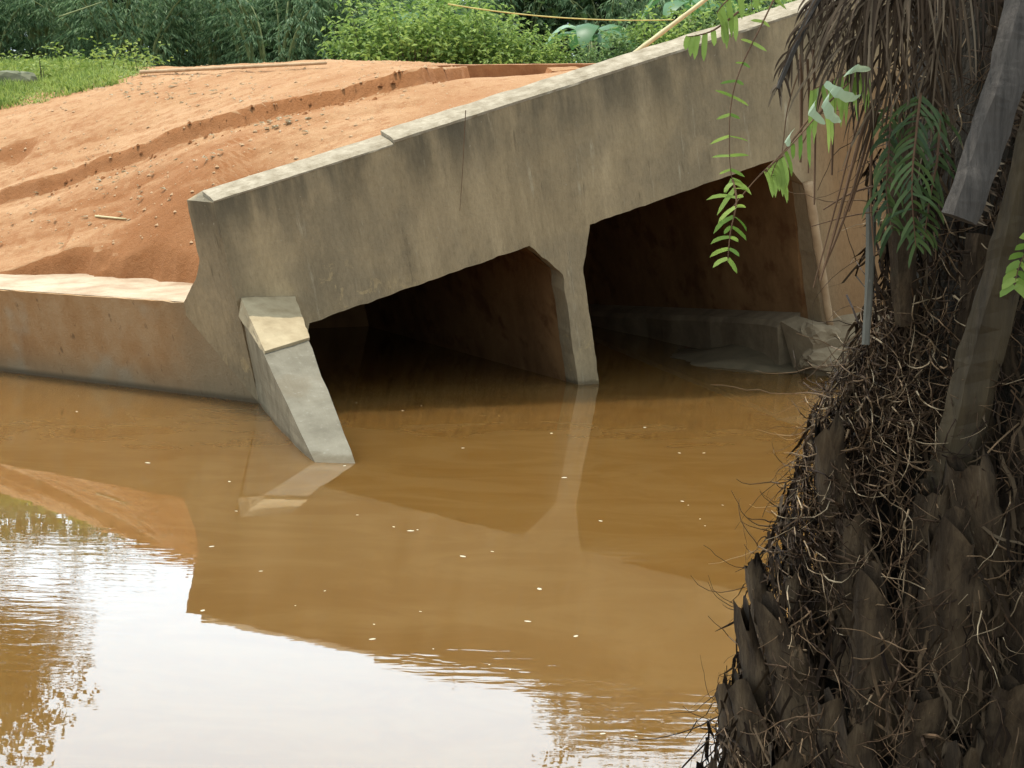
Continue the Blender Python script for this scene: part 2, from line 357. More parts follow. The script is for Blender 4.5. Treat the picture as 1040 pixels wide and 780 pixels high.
for x_, dz in ((-4.2, .7), (-3, .42), (-2, .25), (-1, .2), (1, .2), (3.5, .2), (6, .25)):
    q = W(x_, .32, PH); ctrl.append((q[0], q[1], q[2]-dz))
for q in ((4.4, 28.5, 4.35), (8, 27, 5.0), (-12, 36, 3.25), (-8, 34, 3.42), (-8, 38, 3.72), (-4, 36, 3.65), (3, 36, 3.9), (10, 36, 4.6)): ctrl.append(q)
ctrl = np.array(ctrl); road_h = tps_fit(ctrl[:, :2], ctrl[:, 2], 2e-3)
def sdist(Q, poly):
    """signed distance to a polyline running left to right; positive beyond it"""
    best = np.full(len(Q), 1e9); sg = np.ones(len(Q))
    for a, c in zip(poly[:-1], poly[1:]):
        a2, c2 = np.array(a[:2]), np.array(c[:2]); e = c2-a2; tt = np.clip(((Q-a2) @ e)/(e @ e), 0, 1)
        pr = a2+tt[:, None]*e; d = np.linalg.norm(Q-pr, axis=1); cr_ = e[0]*(Q[:, 1]-a2[1])-e[1]*(Q[:, 0]-a2[0])
        m = d < best-1e-9; best[m] = d[m]; sg[m] = np.sign(cr_[m])
    return best*sg
def graph(Q, poly):
    p_ = np.array(poly); return (Q[:, 1]-np.interp(Q[:, 0], p_[:, 0], p_[:, 1]))*np.where(Q[:, 0] > p_[-4, 0], .35, .88)
def sstep(x): x = np.clip(x, 0, 1); return x*x*(3-2*x)
def fbm(Q, s, o=4, off=0): return np.array([noise.fractal(Vector((a*s+off, b_*s-off, off*.37)), 1., 2., o) for a, b_ in Q])
def terrain(Q):
    h = road_h(Q); n1 = fbm(Q, .8, 3); n2 = fbm(Q, 2.5, 5, 3.); n3 = fbm(Q, 7, 3, 9.)
    dr = graph(Q, ridge)+.09*n1+.05*n2+.035*n3
    h += STEP*sstep((dr+.01)/(.09+.05*np.clip(n1, -.6, 2)))
    h -= .035*np.exp(-((dr+.18)/.16)**2)                       # wheel trough at the foot of the ridge
    ds = graph(Q, scarp)+.14*n1+.07*n2
    h += np.where(ds > 0, 0, -.30*sstep(-ds/.05)); h += .07*np.exp(-(ds/.25)**2)*(ds > 0)
    rough = .55+.45*(dr > 0)
    n4 = fbm(Q, 17, 2, 5.)
    lane = np.clip((dr+.1)/.2, 0, 1); lane = np.maximum(lane, np.clip((-1.6-Q[:, 0])/1.5, 0, 1))
    h += rough*(.022*n1+.016*n2)+(.25+.75*lane)*(.012*n3+.007*n4)
    # small washed-out hole at the left
    hq = at(4, 166, 28.1); h -= .20*np.exp(-(((Q[:, 0]-hq[0])/.34)**2+((Q[:, 1]-hq[1]-.1)/.34)**2)**2)
    # shallow parallel wheel marks
    for k, a in ((.55, .022), (1.15, .016), (-.75, .02), (-1.25, .014)): h -= a*np.exp(-((dr-k+.05*n2)/.09)**2)
    return h
# near edge of the road sheet
near = []
for X in np.arange(-26, -3.62, .07):
    base_pt = wt1+back*.50; t_ = (X-base_pt[0])/wd_[0]; near.append((X, base_pt[1]+wd_[1]*t_))
def zl(x_): return PH-np.interp(x_, (-4.2, -3, -2, -1), (.95, .55, .35, .22))
q0 = W(-4.18, .34, zl(-4.18)); qa = near[-1]
for k in np.linspace(0, 1, 6)[1:-1]: near.append((qa[0]*(1-k)+q0[0]*k, qa[1]*(1-k)+q0[1]*k))
for x_ in np.arange(-4.18, 9.5, .07):
    q = W(x_, .34, zl(x_)); near.append((q[0], q[1]))
near = np.array(near); near = near[np.argsort(near[:, 0])]
ns = len(near); ntt = 250
rows = []
for j in range(ntt):
    tt = (j/(ntt-1))**1.25; Yf = 39.0
    rows.append(np.c_[near[:, 0]-.06*(Yf-near[:, 1])*tt*0, near[:, 1]+(Yf-near[:, 1])*tt])
Q = np.concatenate(rows); hz = terrain(Q)
b = MB(); b.add(np.c_[Q, hz], [(j*ns+i, j*ns+i+1, (j+1)*ns+i+1, (j+1)*ns+i) for j in range(ntt-1) for i in range(ns-1)])
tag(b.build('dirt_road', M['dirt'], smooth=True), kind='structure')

# far ground behind the road
def far_h(X, Y): return 3.5+max(0, Y-37.5)*.045+.12*N3((X, Y, 0), .25, 3)-(.35*max(0, 38.9-Y))
b = MB(); xs = np.linspace(-120, 120, 121); ys = np.r_[np.linspace(36, 70, 24), np.linspace(74, 400, 20)]
b.add([(X, Y, far_h(X, min(Y, 80))) for Y in ys for X in xs], [(j*121+i, j*121+i+1, (j+1)*121+i+1, (j+1)*121+i) for j in range(len(ys)-1) for i in range(120)])
M['farground'] = simple('far_ground', (.05, .07, .025), (.14, .12, .06), .8, .95, .5, .05)
tag(b.build('far_ground', M['farground'], smooth=True), kind='structure')
# left terrain beyond the modelled road and the right shoulder
# near bank under the camera and round the palm, right bank up to the culvert
def bank_h(X, Y):
    edge = 8.3+.25*math.sin(X*.9) if X < 1.5 else 8.3+(X-1.5)*5.0
    d = (edge-Y) if X < 1.5 else min((edge-Y)*.2, 3.9+(Y-8.3)*.0)
    z = min(1.35, d*.42)+.08*N3((X, Y, 1), .9, 4)
    return max(z, -.5)
b = MB(); xs = np.r_[np.linspace(-40, -4, 30), np.linspace(-3.5, 6, 60), np.linspace(7, 40, 24)]; ys = np.linspace(-8, 30, 150); k = len(xs)
b.add([(X, Y, bank_h(X, Y)) for Y in ys for X in xs], [(j*k+i, j*k+i+1, (j+1)*k+i+1, (j+1)*k+i) for j in range(149) for i in range(k-1)])
tag(b.build('river_bank', M['bank'], smooth=True), kind='structure')

# ------------------------------------------------------------------ culvert
cul = empty('concrete_culvert'); cul.matrix_world = Matrix.Translation(Vector(CO)) @ CM.to_4x4()
tag(cul, 'tilted twin cell concrete box culvert sinking into the brown water', 'culvert')
INV = cul.matrix_world.inverted()
def loc(P): return tuple(INV @ Vector(tuple(map(float, P))))
def dens(poly, st, jit, ragged=None):
    o_ = []
    for i, a in enumerate(poly):
        c = poly[(i+1) % len(poly)]; ln = math.hypot(c[0]-a[0], c[1]-a[1]); n_ = max(1, int(ln/st))
        for j in range(n_):
            f = j/n_; x_, z_ = a[0]+(c[0]-a[0])*f, a[1]+(c[1]-a[1])*f
            am = jit*(ragged(x_, z_) if ragged else 1)
            if am and j: x_ += am*N3((x_*3, z_*3, 1.7), 1.6, 4); z_ += am*N3((x_*3, z_*3, 8.1), 1.6, 4)
            o_.append((x_, z_))
    return o_
XR = 6.2
poly = [(-4.122, -3.2), (-3.55, -3.2), (-3.50, -.42), (-3.41, -.12), (-3.36, 0), (-TH/2-HX, 0), (-TH/2, -HZ), (-TH/2, -3.2),
        (TH/2, -3.2), (TH/2, -HZ), (TH/2+PW, 0), (TH/2+W2-HX, 0), (TH/2+W2, -HZ), (TH/2+W2+.10, -3.2),
        (XR, -3.2), (XR, PH), (-1.98, PH), (-1.98, PH-.03), (-4.13, PH-.03), (-4.122, .3)]
def rag(x_, z_):
    r = 1.
    if x_ < -1.6 and -.3 < z_ < .1: r = 1.25
    if z_ > PH-.1: r = .8
    if x_ < -4.0 and z_ < .6: r = 0.
    return r
pl = dens(poly, .07, .016, rag)
b = MB(); n_ = len(pl); TW = .30
b.add([(x_, 0, z_) for x_, z_ in pl]+[(x_, TW, z_+(.014 if z_ > PH-.08 else 0)) for x_, z_ in pl],
      [tuple(range(n_)), tuple(range(2*n_-1, n_-1, -1))]+[(i, n_+i, n_+(i+1) % n_, (i+1) % n_) for i in range(n_)])
hw = b.build('headwall', M['concrete'], cul)
bm = bmesh.new(); bm.from_mesh(hw.data); bmesh.ops.triangulate(bm, faces=[f for f in bm.faces if len(f.verts) > 4]); bmesh.ops.recalc_face_normals(bm, faces=bm.faces); bm.to_mesh(hw.data); bm.free()
# cement coping: a thicker layer starts part way along
def coping(x0, x1, th, name_seed):
    b = MB(); n_ = int((x1-x0)/.035); vs = []
    for i in range(n_+1):
        x_ = x0+(x1-x0)*i/n_; j = .012*N3((x_, name_seed, 0), 5, 5); ch = .05*max(0, N3((x_, name_seed, 4), 2.2, 5)-.28); kk = .010*N3((x_, name_seed, 9), 3, 5)
        z0 = PH-(.03 if x1 < -1.9 else 0)+.002
        vs += [(x_, -.004+j*.3, z0-.003-.4*max(0, j)), (x_, -.006+j+ch, z0+th*.6-ch*.5), (x_, .07+j+ch, z0+th+.008+kk*.4), (x_, TW+.012+kk, z0+th+.022+kk*.5), (x_, TW+.012, z0-.02)]
    fs = [(i*5+a, i*5+(a+1) % 5, (i+1)*5+(a+1) % 5, (i+1)*5+a) for i in range(n_) for a in range(5)]+[(0, 1, 2, 3, 4), tuple(n_*5+a for a in (4, 3, 2, 1, 0))]
    b.add(vs, fs); o = b.build('coping', M['coping'], cul)
    bm = bmesh.new(); bm.from_mesh(o.data); bmesh.ops.recalc_face_normals(bm, faces=bm.faces); bm.to_mesh(o.data); bm.free(); return o
coping(-4.13, -1.99, .028, 1.); coping(-1.98, XR, .045, 2.)
# barrel: walls and roof slab (levelling out past the break)
YB = 6.4
def barrel_z(y_): return 0 if y_ < 2 else -(y_-2)*.20
def wall(name, x0, x1, mat):
    b = MB(); ys_ = [TW+.003, 1, 2, 3.5, 5, YB]; vs = []
    for y_ in ys_: vs += [(x0, y_, -5.6), (x1, y_, -5.6), (x1, y_, barrel_z(y_)), (x0, y_, barrel_z(y_))]
    b.add(vs, [(4*i+a, 4*i+(a+1) % 4, 4*i+4+(a+1) % 4, 4*i+4+a) for i in range(len(ys_)-1) for a in range(4)]+[(0, 3, 2, 1), tuple(4*(len(ys_)-1)+a for a in range(4))])
    o = b.build(name, mat, cul); bm = bmesh.new(); bm.from_mesh(o.data); bmesh.ops.recalc_face_normals(bm, faces=bm.faces); bm.to_mesh(o.data); bm.free(); return o
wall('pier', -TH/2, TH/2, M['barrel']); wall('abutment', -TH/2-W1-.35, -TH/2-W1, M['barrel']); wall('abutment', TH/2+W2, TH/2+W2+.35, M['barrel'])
b = MB(); ys_ = [TW+.003, 1, 2, 3.5, 5, YB]; vs = []; x0, x1 = -TH/2-W1-.35, TH/2+W2+.35
for y_ in ys_: z0 = barrel_z(y_)+.002; vs += [(x0, y_, z0), (x1, y_, z0), (x1, y_, z0+.2), (x0, y_, z0+.2)]
b.add(vs, [(4*i+a, 4*i+(a+1) % 4, 4*i+4+(a+1) % 4, 4*i+4+a) for i in range(len(ys_)-1) for a in range(4)]+[(0, 3, 2, 1), tuple(4*(len(ys_)-1)+a for a in range(4))])
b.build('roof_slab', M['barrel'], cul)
for s_, xa in ((-1, -TH/2), (1, TH/2), (-1, TH/2+W2)):          # haunches inside the barrel
    b = MB(); wv_ = HX if s_ < 0 else PW; xb = xa+s_*wv_; e = .003*s_
    b.add([(xa+e, TW+.004, -.002), (xb, TW+.004, -.002), (xa+e, TW+.004, -HZ), (xa+e, YB, barrel_z(YB)-.002), (xb, YB, barrel_z(YB)-.002), (xa+e, YB, barrel_z(YB)-HZ),
           (xa+e, 2, -.002), (xb, 2, -.002), (xa+e, 2, -HZ)],
          [(1, 2, 8, 7), (7, 8, 5, 4)]); b.build('haunch', M['barrel'], cul)
b = MB(); b.box((x0, YB+.003, -5.6), (x1, YB+.25, .3-.8)); b.build('barrel_light_stop', M['barrel'], cul)  # added to close the far end so no daylight leaks into the barrel
# footing ledge along the right wall
b = MB(); n_ = 24; vs = []
for i in range(n_+1):
    y_ = .35+(YB-.4)*i/n_; j = .05*N3((y_, 2, 0), 1.2, 3)-.10*max(0, 1-(y_-.35)*2.5)
    zt = -2.36-.29*max(0, y_-.3)
    vs += [(TH/2+W2-.003, y_, zt+.03), (TH/2+W2-.24+j, y_, zt), (TH/2+W2-.30+j, y_, zt-.06), (TH/2+W2-.42+j, y_, zt-2.4)]
b.add(vs, [(4*i+a, 4*i+a+1, 4*i+5+a, 4*i+4+a) for i in range(n_) for a in range(3)]+[(3, 2, 1, 0)]); b.build('footing', M['footing'], cul)
b = MB(); n_ = 30; vs = []
for i in range(n_+1):
    x_ = TH/2+W2-.34+2.6*i/n_; j = .09*N3((x_, 5, 0), 1.8, 4); zt = -2.42-.29*(x_-TH/2-W2)*.4+.05*N3((x_, 8, 0), 2, 3)
    vs += [(x_, .0 if x_ > TH/2+W2 else .34, zt+.04), (x_, -.30+j, zt), (x_, -.38+j, zt-.07), (x_, -.52+j, zt-2.4)]
b.add(vs, [(4*i+a, 4*i+4+a, 4*i+5+a, 4*i+a+1) for i in range(n_) for a in range(3)]+[(0, 1, 2, 3)])
b.build('footing', M['footing'], cul)
# left wing wall, apron
zt = [(-26, 1.0)]
wl_end = CA+wd_*9.5
def wtop(P): return P
topL = wt0+(wt0-wt1)/np.linalg.norm(wt0-wt1)*4.5
topR = CA+CT*((wt1[2]+.02)/CT[2])
b = MB(); n_ = 60; vs = []
for i in range(n_+1):
    f = i/n_; T_ = topR*(1-f)+topL*f; B_ = CA*(1-f)+(CA+wd_*np.dot(topL-CA, wd_))*f; B_ = B_-CT*1.2
    T_ = T_+np.array([0, 0, .012*N3((f*40, 0, 3), 1, 3)]); jb = back*.012*N3((f*30, 3, 1), 1, 3)
    for P in (B_, T_+jb, T_+back*.54+np.array([0, 0, .01]), B_+back*.54): vs.append(P)
b.add(vs, [(4*i+a, 4*i+(a+1) % 4, 4*i+4+(a+1) % 4, 4*i+4+a) for i in range(n_) for a in range(4)]+[(0, 1, 2, 3), tuple(4*n_+a for a in (3, 2, 1, 0))])
ww = b.build('wing_wall', M['silt']); ww.parent = cul; ww.matrix_parent_inverse = INV
bm = bmesh.new(); bm.from_mesh(ww.data); bmesh.ops.recalc_face_normals(bm, faces=bm.faces); bm.to_mesh(ww.data); bm.free()
# return face of the parapet end, in the plane of the wing wall
ret_px = [(190, 203), (196, 232), (203, 262), (201, 282), (192, 297), (187, 307), (189, 320)]
ret = [onwing(*q) for q in ret_px]
crease = [CA+CT*((q[2]-CA[2])/CT[2]) for q in ret]
crease = [W(-4.125, 0, z_) for z_ in (PH-.03, 1.3, .85, .5, .2, -.05, -.2)]
crease = [CA+CT*((z_)/CT[2]) for z_ in (-.0, .35, .75, 1.2, 1.7, ret[0][2]-.01)]
fine = []
for p_, q_ in zip(ret[:-1], ret[1:]):
    for i in range(5):
        P = p_+(q_-p_)*i/5; fine.append(P+wd_*.018*N3((P[2]*4, 3, 1), 1.5, 4))
outl_ = [q-WN*.006 for q in fine+[ret[-1]]+crease]; k = len(outl_)
b = MB(); b.add(outl_+[q+WN*.30 for q in outl_], [tuple(range(k)), tuple(range(2*k-1, k-1, -1))]+[(i, k+i, k+(i+1) % k, (i+1) % k) for i in range(k)])
rw = b.build('parapet_end', M['concrete2'] if 'concrete2' in M else M['concrete']); 
bm = bmesh.new(); bm.from_mesh(rw.data); bmesh.ops.triangulate(bm, faces=[f for f in bm.faces if len(f.verts) > 4]); bmesh.ops.recalc_face_normals(bm, faces=bm.faces); bm.to_mesh(rw.data); bm.free()
rw.data.transform(INV); rw.parent = cul
# apron slab: runs from the wing wall back under the dirt
b = MB(); n_ = 70; m_ = 10; vs = []
for i in range(n_+1):
    f = i/n_; T_ = (wt1+np.array([.25, -.15, 0]))*(1-f)+topL*f+back*.05
    for j in range(m_+1):
        g_ = j/m_; P = T_+back*(1.7*g_)+np.array([0, 0, .014+.11*g_+.02*N3((f*22, g_*2, 0), 1, 3)*min(1, g_*4)]); vs.append(P)
b.add(vs, [(i*(m_+1)+j, i*(m_+1)+j+1, (i+1)*(m_+1)+j+1, (i+1)*(m_+1)+j) for i in range(n_) for j in range(m_)])
ap = b.build('apron', M['apron'], smooth=True); ap.parent = cul; ap.matrix_parent_inverse = INV
# sloping fin of the left abutment running down into the water
nF = CR[:, 1]
A_ = atplane(245, 308, CO, nF); B_ = atplane(299, 306, CO, nF); C_ = atz(362, 471, 0); D_ = atz(320, 470, 0)
ext = .35
C2 = C_+(C_-B_)*ext; D2 = D_+(D_-A_)*ext; back_in = nF*.05
Ab = W(-4.13, .05, -1.2); Bb = W(-3.5, .05, -1.2)
def hexa(name, top, mat, bot=None, parent=cul):
    b = MB(); b.add(list(top)+list(bot), [(0, 1, 2, 3), (7, 6, 5, 4), (0, 4, 5, 1), (1, 5, 6, 2), (2, 6, 7, 3), (3, 7, 4, 0)])
    o = b.build(name, mat); bm = bmesh.new(); bm.from_mesh(o.data); bmesh.ops.recalc_face_normals(bm, faces=bm.faces); 
    bmesh.ops.subdivide_edges(bm, edges=bm.edges[:], cuts=15, use_grid_fill=True); bm.normal_update()
    for v in bm.verts:
        k_ = .011*N3(v.co, 2.2, 5)+.007*N3(v.co+Vector((7, 1, 3)), 9, 3); v.co += v.normal*k_
    bm.to_mesh(o.data); bm.free(); o.data.transform(INV); o.parent = parent; return o
Lf = atplane(238, 312, CO, nF)
fin = hexa('fin_wall', (A_+back_in, B_+back_in, C2, D2), [M['fin'], M['finside']], (Ab, Bb, C2-np.array([0, 0, 1.]), D2-np.array([0, 0, 1.])))
for p_ in fin.data.polygons:
    nw = CM @ p_.normal
    if nw.x < -.3: p_.material_index = 1
k0 = .30; up_ = np.cross(B_-A_, D_-A_); up_ /= np.linalg.norm(up_); up_ = up_ if up_[2] > 0 else -up_
E1, E2 = A_+(D_-A_)*(k0+.05), B_+(C_-B_)*(k0-.03)
lift = up_*.03
pt = hexa('mortar_cap', (A_-(B_-A_)*.02+lift*2.2, B_+(B_-A_)*.0+lift*2, E2+lift, E1+lift), M['mortar'], (A_-(B_-A_)*.02-up_*.15, B_-up_*.1, E2-up_*.004, E1-up_*.004))
tag(pt, 'sandy bright mortar cap on the top of the fin')

# far parapet on the other side of the road
fa, fb = at(436, 66.5, 27.0), at(640, 64.5, 28.9); fd = (fb-fa); fd[2] = 0; fl = np.linalg.norm(fd); fd /= fl
fn = np.array([-fd[1], fd[0], 0])
b = MB(); n_ = 40; vs = []
for i in range(n_+1):
    f = i/n_; P = fa+(fb-fa)*f*1.6; e = .012*N3((f*20, 1, 1), 1, 3)
    for dv, dz in ((e, -1.2), (e, e), (.22, .01), (.22, -1.2)): vs.append(P+fn*dv+np.array([0, 0, dz]))
b.add(vs, [(4*i+a, 4*i+(a+1) % 4, 4*i+4+(a+1) % 4, 4*i+4+a) for i in range(n_) for a in range(4)]+[(0, 3, 2, 1), tuple(4*n_+a for a in range(4))])
o = b.build('parapet_wall', M['redwall']); bm = bmesh.new(); bm.from_mesh(o.data); bmesh.ops.recalc_face_normals(bm, faces=bm.faces); bm.to_mesh(o.data); bm.free()
tag(o, 'low red stained parapet wall on the far side of the dirt road', 'parapet')

# ------------------------------------------------------------------ debris, stones
def rock(name, c, r, mat, sq=(1, 1, .7), seed=0, jag=.25):
    bm = bmesh.new(); bmesh.ops.create_icosphere(bm, subdivisions=3, radius=1)
    for v in bm.verts:
        p_ = v.co.copy(); k = 1+jag*N3((p_.x+seed, p_.y, p_.z), 1.3, 3)
        m = max(abs(p_.x), abs(p_.y), abs(p_.z)); p_ = p_.lerp(p_/m*.8, .6)
        v.co = Vector((p_.x*sq[0], p_.y*sq[1], p_.z*sq[2]))*r*k
    me = bpy.data.meshes.new(name); bm.to_mesh(me); bm.free(); me.materials.append(mat)
    o = bpy.data.objects.new(name, me); COL.objects.link(o); o.location = c; return o
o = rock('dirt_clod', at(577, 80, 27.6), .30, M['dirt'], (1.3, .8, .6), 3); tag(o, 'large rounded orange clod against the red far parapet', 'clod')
q = W(TH/2+W2-.02, -.12, -2.36)
o = rock('concrete_rubble', tuple(q+np.array([0, -.05, -.12])), .24, M['footing'], (1.2, .9, .6), 5); o.rotation_euler = (.2, .1, .5)
tag(o, 'upper of two rubble lumps at the foot of the right abutment', 'rubble')
o = rock('concrete_rubble', tuple(q+np.array([.08, -.15, -.42])), .30, M['footing'], (1.3, .9, .6), 9); tag(o, 'lower rubble lump resting on mud at the foot of the right abutment', 'rubble')
# low mud bank at the right abutment
c = atz(808, 372, 0); b = MB(); n_ = 40; vs = []
for j in range(n_+1):
    for i in range(n_+1):
        X = c[0]-2.2+4.4*i/n_; Y = c[1]-1.6+4.6*j/n_
        d = math.hypot((X-c[0]+.25)/1.45, (Y-c[1]-.75)/1.55); vs.append((X, Y, .30*(1-d)+.04*N3((X, Y, 2), 2, 3)-.03))
b.add(vs, [(j*(n_+1)+i, j*(n_+1)+i+1, (j+1)*(n_+1)+i+1, (j+1)*(n_+1)+i) for j in range(n_) for i in range(n_)])
tag(b.build('mud_bank', M['mud'], smooth=True), kind='structure')
# gravel and clods strewn over the road
b = MB()
gp = []
for _ in range(1900):
    u_ = rnd.uniform(-10, 460); f = rnd.random(); Yt = rnd.uniform(22.5, 32)
    X = (u_-520)/F*Yt; gp.append((X, Yt))
gp = np.array(gp); gh = terrain(gp); sd_ = sdist(gp, scarp)
for (X, Y), h_, d_ in zip(gp, gh, sd_):
    if d_ < .15: continue
    r = .008+.022*rnd.random()**3
    vs = []
    for a in range(5):
        an = a*1.2566+rnd.random()*.5; vs.append((X+r*1.3*math.cos(an), Y+r*1.3*math.sin(an), h_-.004))
    vs.append((X+rnd.uniform(-.3, .3)*r, Y, h_+r*rnd.uniform(.6, 1.1)))
    b.add(vs, [(a, (a+1) % 5, 5) for a in range(5)])
b2 = MB()
for _ in range(110):                                    # clods crumbled off the cut edge
    f = rnd.random(); X = -6.6+5.6*f; pr = np.array(ridge); Y = np.interp(X, pr[:, 0], pr[:, 1])+.08-abs(rnd.gauss(0, .22)); h_ = terrain(np.array([[X, Y]]))[0]; r = .010+.03*rnd.random()**3
    vs = []
    for a in range(6):
        an = a*1.047+rnd.random()*.5; vs.append((X+r*1.2*math.cos(an), Y+r*1.2*math.sin(an), h_-.006))
    for a in range(3):
        an = a*2.094+rnd.random(); vs.append((X+r*.6*math.cos(an), Y+r*.6*math.sin(an), h_+r*rnd.uniform(.6, 1.1)))
    b2.add(vs, [(0, 1, 6), (1, 7, 6), (1, 2, 7), (2, 3, 7), (3, 8, 7), (3, 4, 8), (4, 5, 8), (5, 6, 8), (5, 0, 6), (6, 7, 8)])
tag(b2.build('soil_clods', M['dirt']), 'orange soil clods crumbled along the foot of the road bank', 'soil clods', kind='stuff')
tag(b.build('scattered_gravel', M['stone']), 'small pale clods and stones strewn over the orange road', 'gravel', kind='stuff')
b = MB()
for cx, cy, n_, sp in ((285, 125, 40, 14), (150, 100, 60, 40), (120, 178, 22, 30), (100, 196, 16, 30), (205, 105, 40, 50), (60, 225, 20, 40), (210, 165, 12, 16)):
    for _ in range(n_):
        u_, v_ = rnd.gauss(cx, sp), rnd.gauss(cy, sp*.28)
        best = None
        for Yt in np.arange(22.8, 32, .25):
            P = at(u_, v_, Yt)
            if P[2] < road_h(P[None, :2])[0]+.02: best = P; break
        if best is None: continue
        h_ = terrain(best[None, :2])[0]; r = rnd.uniform(.03, .075); an = rnd.random()*6.3
        d = Vector((math.cos(an), math.sin(an), .25)); b.leaf((best[0], best[1], h_+.012), d, (0, 0, 1), r*1.6, r*.8, .25)
tag(b.build('fallen_leaves', M['dryleaf']), 'dry pale leaves and flakes lying on the orange road', 'leaves', kind='stuff')
def road_at(u_, v_):
    for Yt in np.arange(22.6, 36, .06):
        P = at(u_, v_, Yt)
        if P[2] < terrain(P[None, :2])[0]+.01: return P
    return at(u_, v_, 31)
def pole(name, P0, P1, r, mat, label, cat, n_=14, sag=0):
    P0, P1 = np.array(P0), np.array(P1); b = MB(); pts = [P0+(P1-P0)*i/n_+np.array([0, 0, -sag*4*(i/n_)*(1-i/n_)]) for i in range(n_+1)]
    rr = [r*(1.0-.25*i/n_)*(1.12 if i % 3 == 0 else 1) for i in range(n_+1)]
    b.tube(pts, rr, 7); return tag(b.build(name, mat, smooth=True), label, cat)
P0, P1 = road_at(143, 77), road_at(331, 69)
pole('bamboo_pole', P0+np.array([0, 0, .06]), P1+np.array([0, 0, .07]),   .030, M['drypole'], 'long straight tan pole lying across the road beside the grass', 'pole')
P0, P1 = road_at(97, 221), road_at(128, 224)
pole('dry_stick', P0+np.array([0, 0, .02]), P1+np.array([0, 0, .02]), .014, M['pole'], 'short pale dry stick lying on the lower left of the road', 'stick', 5)
# concrete stub in the grass
P = at(12, 86, 33.5)
o = rock('concrete_stub', tuple(P), .5, M['mossblock'], (1.0, .6, .55), 12, .10); tag(o, 'pale rounded concrete stub half hidden in the left grass', 'concrete block')

# foam flecks on the water
b = MB(); k = 7; b.add([(math.cos(a*6.283/k)*(.9+.3*rnd.random()), math.sin(a*6.283/k)*(.8+.4*rnd.random()), 0) for a in range(k)]+[(0, 0, .5)], [(a, (a+1) % k, k) for a in range(k)])
fm = b.mesh('foam_fleck'); fm.materials.append(M['foam'])
FL = [(573,485),(693,509),(699,513),(711,527),(716,534),(610,529),(734,513),(417,539),(424,538),(400,535),(470,565),(427,621),(536,631),(548,598),(585,646),(497,675),(380,634),(378,649),(440,659),(518,680),(545,712),(612,745),(646,748),(590,720),(500,560),(363,523),(240,519),(428,412),(409,417),(338,409),(362,409),(350,473),(78,418),(80,402),(233,489),(265,580),(150,470),(206,620),(655,434),(690,460),(715,460),(560,440),(470,455),(300,615),(330,600),(215,555)]
for i, (u_, v_) in enumerate(FL):
    P = atz(u_, v_, .003); s_ = .006+.013*rnd.random()**2
    o = bpy.data.objects.new('foam_fleck', fm); COL.objects.link(o); o.location = P; o.rotation_euler = (0, 0, rnd.random()*6); o.scale = (s_*1.5, s_, s_*.5)
    tag(o, 'tiny white foam fleck floating on the brown water', 'foam', 'foam flecks adrift on the water')

# ------------------------------------------------------------------ vegetation behind the road
def link(o): COL.objects.link(o); return o
def bamboo_clump(seed, H=7.2):
    r = random.Random(seed); root = empty('bamboo_clump'); cb, lb = MB(), MB()
    for c in range(24):
        an = r.random()*6.283; rr = .9*math.sqrt(r.random()); x0, y0 = rr*math.cos(an), rr*math.sin(an)
        out_ = r.uniform(.8, 3.0); h = H*r.uniform(.6, 1.0); a2 = an+r.uniform(-.7, .7); pts = []
        for i in range(9):
            f = i/8; pts.append(Vector((x0+out_*f**2.2*math.cos(a2), y0+out_*f**2.2*math.sin(a2), h*(f-.22*f**4))))
        cb.tube(pts, [.045*(1-.8*i/8) for i in range(9)], 5)
        for k in range(34):
            f = r.uniform(.06, 1.)**.85; i = min(7, int(f*8)); p = pts[i].lerp(pts[i+1], f*8-i)
            sa = a2+r.uniform(-1.7, 1.7); sl = r.uniform(.35, 1.0)*(1.1-.4*f)
            for m in range(12):
                g = (m+1)/12; q = p+Vector((math.cos(sa)*sl*g, math.sin(sa)*sl*g, .15*g-.55*g*g*sl))
                d = Vector((math.cos(sa)*.5+r.uniform(-.5, .5), math.sin(sa)*.5+r.uniform(-.5, .5), -1.0+r.uniform(-.3, .6)))
                lb.leaf(q, d, (r.uniform(-1, 1), r.uniform(-1, 1), .6), r.uniform(.16, .30), r.uniform(.028, .045), .2)
    cb.build('culms', M['culm'], root); lb.build('foliage', M['bamboo'], root); return root
def shrub(seed, R=1.1, H=1.7, mat='shrub', n=150, leaf=.135, name='leafy_shrub'):
    r = random.Random(seed); root = empty(name); sb, lb = MB(), MB()
    for c in range(n):
        an = r.random()*6.283; f = r.random()**.5; el = r.random()
        tip = Vector((R*f*math.cos(an)*(1-.35*el), R*f*math.sin(an)*(1-.35*el), H*(.18+.82*el)*(1-.35*f*f)*r.uniform(.7, 1.25)))
        if c % 4 == 0:
            sb.tube([(tip.x*.15, tip.y*.15, 0), (tip.x*.6, tip.y*.6, tip.z*.55), tip], [.014, .009, .004], 4)
        cl = r.uniform(.12, .24)
        for m in range(16):
            q = tip+Vector((r.gauss(0, cl), r.gauss(0, cl), r.gauss(0, cl*.7)))
            d = Vector((r.uniform(-1, 1), r.uniform(-1, 1), r.uniform(-.5, .35))); lb.leaf(q, d, (r.uniform(-.5, .5), r.uniform(-.5, .5), 1), leaf*r.uniform(.7, 1.3), leaf*.55, .2)
    sb.build('stems', M['bark'], root); lb.build('foliage', M[mat], root); return root
